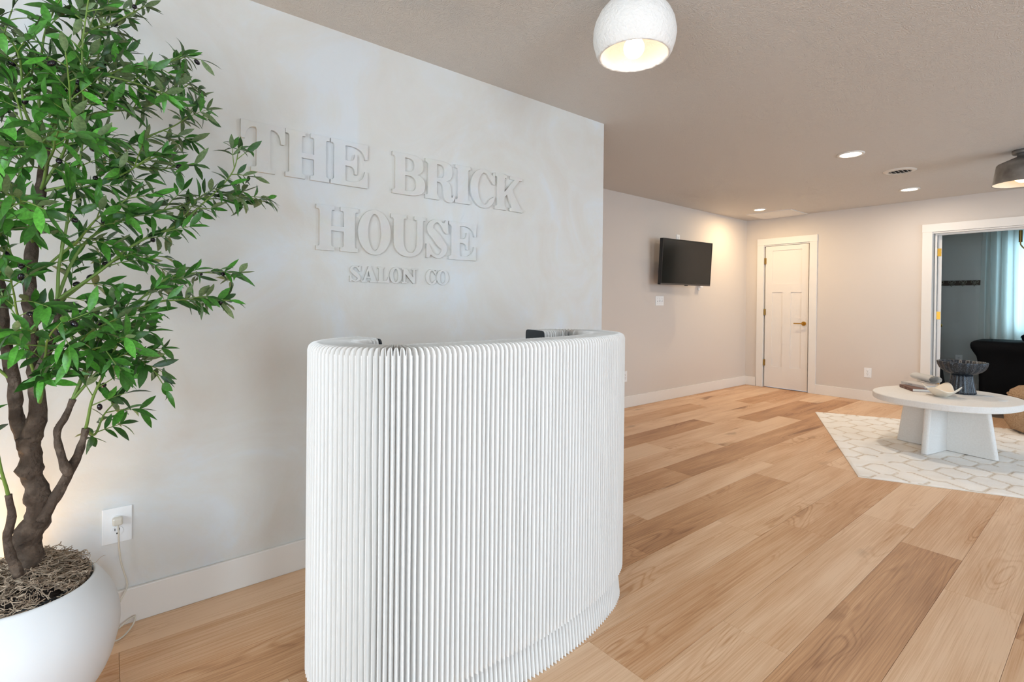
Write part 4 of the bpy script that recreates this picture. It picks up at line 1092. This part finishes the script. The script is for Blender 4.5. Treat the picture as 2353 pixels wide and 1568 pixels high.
gm = node(nt, 'ShaderNodeNewGeometry'); nz = node(nt, 'ShaderNodeTexNoise'); nz.inputs['Scale'].default_value = 240; bp = node(nt, 'ShaderNodeBump'); bp.inputs['Strength'].default_value = .6; bp.inputs['Distance'].default_value = .004
nt.links.new(gm.outputs['Position'], nz.inputs['Vector']); nt.links.new(nz.outputs[0], bp.inputs['Height']); nt.links.new(bp.outputs[0], b.inputs['Normal'])
me.materials.append(m); me.polygons.foreach_set('use_smooth', [True]*len(me.polygons))
rug = thing('area_rug', (B0.x+ru.x*RU/2+rvv.x*RV/2, B0.y+ru.y*RU/2+rvv.y*RV/2, 0), 'cream carved pile rug with tan line pattern under the coffee table', 'rug')
obj('pile', me, None, rug)
bm = bmesh.new()
cs = [B0, B0+ru*RU, B0+ru*RU+rvv*RV, B0+rvv*RV]; ce = sum(cs, Vector((0, 0)))/4
prism(bm, [tuple(c) for c in cs][::-1], .0006, .0058)
obj('backing', bm, M['rug_edge'], rug)

# ------------------------------------------------------------------ coffee table
tc = Vector((5.392, .960)); ZB = .013
tb = thing('coffee_table', (tc.x, tc.y, ZB), 'pale whitewashed oval coffee table with crossed panel base on the rug', 'coffee table')
u1 = Vector((-.207, -.978)).normalized(); u2 = Vector((-.978, .207)).normalized()
bm = bmesh.new(); rings = []
ax_a = Vector((-.983, .185)).normalized(); ax_b = Vector((-ax_a.y, ax_a.x))
for z, ins in ((.408, .010), (.411, .003), (.416, 0), (.454, 0), (.4585, .003), (.460, .009)):
    ring = []
    for k in range(72):
        a = 2*PI*k/72; c_, s_ = math.cos(a), math.sin(a)
        P = tc+ax_a*((.535-ins)*math.copysign(abs(c_)**.92, c_))+ax_b*((.462-ins)*math.copysign(abs(s_)**.92, s_))
        ring.append(bm.verts.new((P.x, P.y, z)))
    rings.append(ring)
for A, B in zip(rings, rings[1:]):
    for k in range(72): bm.faces.new((A[k], A[(k+1) % 72], B[(k+1) % 72], B[k]))
bm.faces.new(list(reversed(rings[0]))); bm.faces.new(rings[-1]); bmesh.ops.recalc_face_normals(bm, faces=bm.faces)
obj('tabletop', bm, M['table'], tb)
def panel(d, half_b, half_t, th, gap=0):
    n = Vector((-d.y, d.x)); out = []
    rngs = [(-1, 1)] if not gap else [(-1, 0), (0, 1)]
    for s0, s1 in rngs:
        bm = bmesh.new()
        def P(s, half): return s*half if s else 0
        def corner(s, half, g): return (tc+d*(s*half if s else g*gap))
        vs8 = []
        for z, half in ((ZB, half_b), (.408, half_t)):
            for s, g in ((s0, -1), (s1, 1)):
                for q in (-1, 1):
                    e = d*(s*half) if s else d*((1 if s0 == 0 else -1)*gap)
                    Q = tc+e+n*(q*th/2); vs8.append(bm.verts.new((Q.x, Q.y, z)))
        a = vs8
        for f in ((0, 1, 3, 2), (4, 6, 7, 5), (0, 4, 5, 1), (2, 3, 7, 6), (0, 2, 6, 4), (1, 5, 7, 3)): bm.faces.new([a[i] for i in f])
        bmesh.ops.recalc_face_normals(bm, faces=bm.faces)
        ed = [e for e in bm.edges if abs(e.verts[0].co.z-e.verts[1].co.z) > .2]
        if gap:
            ed = [e for e in ed if (Vector(e.verts[0].co[:2])-tc).length > .12]
        bmesh.ops.bevel(bm, geom=ed, offset=th*.42, segments=4, affect='EDGES', profile=.5)
        obj('base_panel', bm, M['table'], tb)
panel(u1, .340, .285, .05)
panel(u2, .335, .285, .05, .0255)
for px_, py_, ra, rb in ((5.62, .73, .055, .022), (5.44, .62, .05, .02)):
    bm = bmesh.new(); prism(bm, [(px_+ra*math.cos(2*PI*k/20)*.86+rb*math.sin(2*PI*k/20)*.4, py_+rb*math.sin(2*PI*k/20)-ra*math.cos(2*PI*k/20)*.35) for k in range(20)], .4595, .4612); bmesh.ops.recalc_face_normals(bm, faces=bm.faces)
    tag(obj('knot_inlay', bm, M['pot'], tb), 'pale filled knot in the tabletop')

# books
def book(name, o, ang, L_, W_, z0, th, cov, label, print_m):
    bk = thing(name, (o[0], o[1], z0), label, 'book'); Mb = Matrix.Translation((o[0], o[1], z0)) @ Matrix.Rotation(ang, 4, 'Z')
    # local x along the spine, y away from the spine
    boxo('pages', (.004, .004, .0025), (L_-.004, W_-.004, th-.0025), M['pages'], bk, 0, Mb)
    bm = bmesh.new(); bx(bm, (0, 0, 0), (L_, W_, .0025), 0, Mb); bx(bm, (0, 0, th-.0025), (L_, W_, th), 0, Mb); bx(bm, (0, -.0008, .0025), (L_, .0035, th-.0025), 0, Mb); obj('cover', bm, cov, bk)
    rg = random.Random(len(label)); bm = bmesh.new()
    return bk, Mb
def letters_row(parent, Mb, x0, chars, hgt, z0, m):
    """raised-free flat print: little bars and bowls that read as spine lettering"""
    bm = bmesh.new(); x = x0
    t = hgt*.16
    for ch in chars:
        wd = hgt*(.75 if ch in 'OCDGU' else .6)
        if ch == ' ': x += hgt*.5; continue
        segs = {'C': 'ltb', 'A': 'ltrm', 'L': 'lb', 'I': 'l', 'F': 'ltm', 'O': 'ltbr', 'R': 'ltm', 'N': 'lr', 'D': 'ltbr', 'E': 'ltmb', 'S': 'tmb', 'G': 'ltbr', 'U': 'lrb', 'T': 'tc', 'H': 'lrm', 'M': 'lrtc'}.get(ch, 'lr')
        for s in segs:
            lo, hi = {'l': ((x, 0), (x+t, hgt)), 'r': ((x+wd-t, 0), (x+wd, hgt)), 't': ((x, hgt-t), (x+wd, hgt)), 'b': ((x, 0), (x+wd, t)), 'm': ((x, hgt*.45), (x+wd*.8, hgt*.45+t)), 'c': ((x+wd/2-t/2, 0), (x+wd/2+t/2, hgt))}[s]
            bx(bm, (lo[0], -.0014, z0+lo[1]), (hi[0], -.0009, z0+hi[1]), 0, Mb)
        x += wd+hgt*.22
    obj('spine_print', bm, m, parent)
ang = math.atan2(-.138, -.207)
bk, Mb = book('book', (5.578, 1.311), ang, .249, .19, .4605, .0245, M['book_brown'], 'brown hardcover book at the bottom of the small stack', None)
letters_row(bk, Mb, .02, 'CALL IT HOME', .009, .008, M['print_light']); letters_row(bk, Mb, .155, 'IIII', .006, .009, M['print_light'])
ang2 = math.atan2(1.12-1.314, 5.470-5.632)
bk, Mb = book('book', (5.632, 1.312), ang2, .265, .17, .4852, .0225, M['book_grey'], 'pale grey book lying on the brown book', None)
letters_row(bk, Mb, .015, 'I', .007, .008, M['print_dark']); letters_row(bk, Mb, .085, 'residence', .006, .008, M['print_dark'])

# loosely rolled paper on the books
rl = thing('paper_roll', (5.77, 1.20, .508), 'loosely rolled white paper lying on the grey book', 'paper roll')
ra_ = Vector((-.70, -.71, 0)).normalized(); rb_ = Vector((-ra_.y, ra_.x, 0)); st0 = Vector((5.845, 1.255, .5085))
bm = bmesh.new(); sec = []
for k in range(61):
    t = k/60; a = -1.75 + t*2*PI*1.75; kk = 1-.46*t
    rx, rz = .062*kk, .0365*kk
    y_ = rx*math.cos(a); z_ = .0372+rz*math.sin(a)
    if t > .8: y_ += .010*math.sin((t-.8)*28); z_ += .004*math.sin((t-.8)*35)
    sec.append((y_, max(z_, .0012)))
cols_ = []
for j in range(6):
    s = .245*j/5
    cols_.append([bm.verts.new(st0+ra_*s+rb_*y_*(1-.05*(5-j)/5)+Vector((0, 0, z_))) for y_, z_ in sec])
for A, B in zip(cols_, cols_[1:]):
    for k in range(60): bm.faces.new((A[k], A[k+1], B[k+1], B[k]))
bmesh.ops.solidify(bm, geom=bm.faces[:], thickness=.0016)
obj('sheet', bm, M['roll'], rl)

# wavy cream dish
wd_ = Vector((5.285, .965)); bm = bmesh.new(); outer = []; inner = []
NS, NRr = 72, 9
def wavy(k, t, off):
    a = 2*PI*k/NS
    rim = .122+.018*math.cos(2*a-1.2)+.010*math.cos(4*a+.4)
    r = .035+(rim-.035)*(t**1.0)
    lift = (.066+.020*math.cos(4*a+.6)+.010*math.cos(3*a))
    z = lift*(t**1.25)
    return Vector((wd_.x+r*math.cos(a), wd_.y+r*math.sin(a), .4605+.006+z+off))
for i in range(NRr):
    t = i/(NRr-1); outer.append([bm.verts.new(wavy(k, t, -.005)) for k in range(NS)]); inner.append([bm.verts.new(wavy(k, t, .0)) for k in range(NS)])
for rings_ in (outer, inner):
    for A, B in zip(rings_, rings_[1:]):
        for k in range(NS): bm.faces.new((A[k], A[(k+1) % NS], B[(k+1) % NS], B[k]))
for k in range(NS): bm.faces.new((outer[-1][k], outer[-1][(k+1) % NS], inner[-1][(k+1) % NS], inner[-1][k]))
bm.faces.new(inner[0]); bot = [bm.verts.new((wd_.x+.034*math.cos(2*PI*k/NS), wd_.y+.034*math.sin(2*PI*k/NS), .4605)) for k in range(NS)]
for k in range(NS): bm.faces.new((bot[k], bot[(k+1) % NS], outer[0][(k+1) % NS], outer[0][k]))
bm.faces.new(bot); bmesh.ops.recalc_face_normals(bm, faces=bm.faces)
tag(obj('wavy_dish', bm, M['cream'], None, True), 'cream ceramic dish with wavy rim at the front of the coffee table', 'dish')

# fluted pedestal bowl
fc = (5.62, .895); bw = thing('pedestal_bowl', (fc[0], fc[1], .4605), 'dark speckled fluted pedestal bowl on the coffee table', 'bowl')
bm = bmesh.new()
lathe(bm, [(.0, 0), (.087, 0), (.092, .004), (.090, .02), (.083, .06), (.076, .10), (.071, .14), (.069, .16), (0, .16)], 144, (fc[0], fc[1], .4605), (18, .035)); obj('pedestal', bm, M['bowl'], bw, True)
bm = bmesh.new()
lathe(bm, [(0, .158), (.062, .158), (.086, .168), (.122, .186), (.145, .210), (.157, .236), (.162, .262), (.161, .268), (.155, .268), (.149, .262), (.141, .238), (.12, .212), (.085, .195), (0, .188)], 160, (fc[0], fc[1], .4605), (20, .028)); obj('bowl', bm, M['bowl'], bw, True)

# pouf
pc_ = (6.86, .375); bm = bmesh.new()
lathe(bm, [(0, .0), (.30, .0), (.36, .02), (.395, .08), (.405, .16), (.40, .24), (.385, .30), (.37, .335), (.372, .345), (.362, .375), (.32, .41), (.2, .435), (0, .44)], 72, (pc_[0], pc_[1], .014))
for v in bm.verts: v.co += Vector((noise.noise(v.co*22), noise.noise(v.co*22+Vector((7, 0, 0))), noise.noise(v.co*22+Vector((0, 7, 0)))))*.006
bmesh.ops.recalc_face_normals(bm, faces=bm.faces)
pf = thing('floor_pouf', (pc_[0], pc_[1], .014), 'round tan boucle pouf behind the coffee table', 'pouf')
for v in bm.verts: v.co.z = max(v.co.z, .013)
obj('cushion', bm, M['boucle'], pf, True)
bm = bmesh.new(); tube(bm, [(pc_[0]+.378*math.cos(2*PI*k/60), pc_[1]+.378*math.sin(2*PI*k/60), .354) for k in range(61)], .007, 6, caps=False); obj('piping', bm, M['boucle'], pf, True)

# ------------------------------------------------------------------ room behind the doorway
hr = thing('hook_rail', (XF-.02, 1.545, 1.52), 'dark wooden rail with four bow-shaped coat hooks beyond the doorway', 'coat rack')
boxo('board', (XF-.018, 1.30, 1.487), (XF, 1.79, 1.557), M['rail'], hr, .004)
def bow(y, z):
    bm = bmesh.new(); x = XF-.028
    for s in (-1, 1):
        pts = []
        for k in range(13):
            a = 2*PI*k/12; rr = .019
            pts.append((x, y+s*(.006+.030*(1-math.cos(a))/2), z+.010+rr*math.sin(a)*(.55+.45*(1-math.cos(a))/2)+.006*(1-math.cos(a))/2))
        tube(bm, pts, .005, 6)
        tube(bm, [(x, y, z), (x, y+s*.014, z-.018), (x, y+s*.030, z-.030)], .0045, 6)
    bmesh.ops.create_uvsphere(bm, u_segments=10, v_segments=8, radius=.010, matrix=Matrix.Translation((x, y, z+.006)))
    tube(bm, spline([(x+.01, y, z-.005), (x-.004, y, z-.035), (x-.022, y, z-.045), (x-.034, y, z-.030)], 4), .0045, 6)
    tag(obj('bow_hook', bm, M['iron'], hr, True), 'pale metal bow hook')
for y in (1.725, 1.60, 1.48, 1.36): bow(y, 1.52)

cu_ = thing('linen_curtain', (XF-.09, .55, 0), 'sheer pale linen curtain with daylight behind it beyond the doorway', 'curtain')
def panelc(y0, y1, seed):
    bm = bmesh.new(); rows = []
    n = 110
    for z in (.03, .6, 1.1, 1.6, 2.0, 2.28):
        row = []
        for k in range(n+1):
            t = k/n; yy = y0+(y1-y0)*t
            ph = t*2*PI*7+seed
            amp = .026*(1-.25*z/2.3)*(1+.4*math.sin(t*9+seed))
            row.append(bm.verts.new((XF-.095+amp*math.sin(ph+.3*math.sin(z*1.3+seed)), yy+.010*math.sin(ph*2+z)+(.035*(1-z/2.3) if k == 0 else 0), z)))
        rows.append(row)
    for A, B in zip(rows, rows[1:]):
        for k in range(n): bm.faces.new((A[k], A[k+1], B[k+1], B[k]))
    return bm
obj('curtain_panel', panelc(1.275, .52, .4), M['curtain'], cu_, True)
obj('curtain_panel', panelc(.50, -.32, 1.9), M['curtain'], cu_, True)
bm = bmesh.new(); tube(bm, [(XF-.095, 1.36, 2.30), (XF-.095, -.42, 2.30)], .011, 10)
for y in (1.34, .51, -.40): tube(bm, [(XF-.095, y, 2.30), (XF, y, 2.30)], .007, 8)
obj('curtain_rod', bm, M['old_brass'], cu_)

mt = thing('massage_table', (8.37, .25, 0), 'massage table under a black stretch cover beyond the doorway', 'massage table')
bm = bmesh.new(); rings = []
for z, ins in ((0, .075), (.30, .072), (.50, .066), (.60, .050), (.67, .016), (.70, .004), (.735, 0), (.765, .006), (.785, .03), (.79, .08)):
    hx, hy, rc = .37-ins, .965-ins, .07
    ring = []
    for cx_, cy_, a0 in ((hx-rc, hy-rc, 0), (-hx+rc, hy-rc, 90), (-hx+rc, -hy+rc, 180), (hx-rc, -hy+rc, 270)):
        for k in range(7):
            a = math.radians(a0+15*k); ring.append(bm.verts.new((8.37+cx_+rc*math.cos(a), .25+cy_+rc*math.sin(a), z+.0)))
    rings.append(ring)
for A, B in zip(rings, rings[1:]):
    n = len(A)
    for k in range(n): bm.faces.new((A[k], A[(k+1) % n], B[(k+1) % n], B[k]))
bm.faces.new(rings[-1]); obj('stretch_cover', bm, M['black_cloth'], mt, True)
for sx in (-1, 1):
    for sy in (-1, 1):
        bm = bmesh.new(); tube(bm, [(8.37+sx*.25, .25+sy*.85, .0), (8.37+sx*.25, .25+sy*.85, .70)], .02, 8)
        obj('leg', bm, M['black_plastic'], mt)
tw_ = thing('rolled_towel', (8.25, .74, .79), 'navy rolled towel on the black massage table at the right edge', 'towel')
bm = bmesh.new(); sec = []
for k in range(49):
    a = 2*PI*k/48*2; r = .05*(1-.35*k/48); sec.append((r*math.cos(a), .05+r*math.sin(a)))
cc_ = [[bm.verts.new((8.12+.26*j/4, .745+y, .789+z)) for y, z in sec] for j in range(5)]
for A, B in zip(cc_, cc_[1:]):
    for k in range(48): bm.faces.new((A[k], A[k+1], B[k+1], B[k]))
bmesh.ops.solidify(bm, geom=bm.faces[:], thickness=.006)
obj('towel_roll', bm, M['navy'], tw_, True)

lb = thing('leaning_board', (9.05, 1.68, 0), 'black board leaning behind the open white door', 'board')
ML = Matrix.Translation((8.80, 1.635, .0)) @ Matrix.Rotation(-.14, 4, 'X')
boxo('board', (0, -.012, .002), (.38, .012, .60), M['black_plastic'], lb, .004, ML)
boxo('board_edge', (-.006, -.016, .002), (.0, .016, .604), M['slot'], lb, .001, ML)

ch = thing('brass_chandelier', (8.0, .44, H), 'brass candle chandelier hanging beyond the doorway at the right edge', 'chandelier')
bm = bmesh.new(); lathe(bm, [(0, 0), (.06, 0), (.055, -.02), (.012, -.03), (.009, -.5), (.022, -.52), (.022, -.60), (0, -.61)], 20, (8.0, .44, H)); obj('stem', bm, M['old_brass'], ch, True)
for k in range(5):
    a = PI/2+2*PI*k/5; dx, dy = math.cos(a), math.sin(a)
    bm = bmesh.new(); tube(bm, spline([(8.0, .44, 1.87), (8.0+dx*.15, .44+dy*.15, 1.83), (8.0+dx*.30, .44+dy*.30, 1.84), (8.0+dx*.35, .44+dy*.35, 1.89), (8.0+dx*.355, .44+dy*.355, 1.93)], 5), .007, 8)
    ar = obj('arm', bm, M['old_brass'], ch, True)
    bm = bmesh.new(); lathe(bm, [(0, 1.925), (.016, 1.925), (.016, 2.06), (0, 2.06)], 16, (8.0+dx*.355, .44+dy*.355, 0)); obj('sleeve', bm, M['old_brass'], ar)
    bm = bmesh.new(); lathe(bm, [(.008, 2.06), (.015, 2.08), (.014, 2.10), (.004, 2.135), (0, 2.14)], 14, (8.0+dx*.355, .44+dy*.355, 0)); obj('bulb', bm, M['glass'], ar, True)
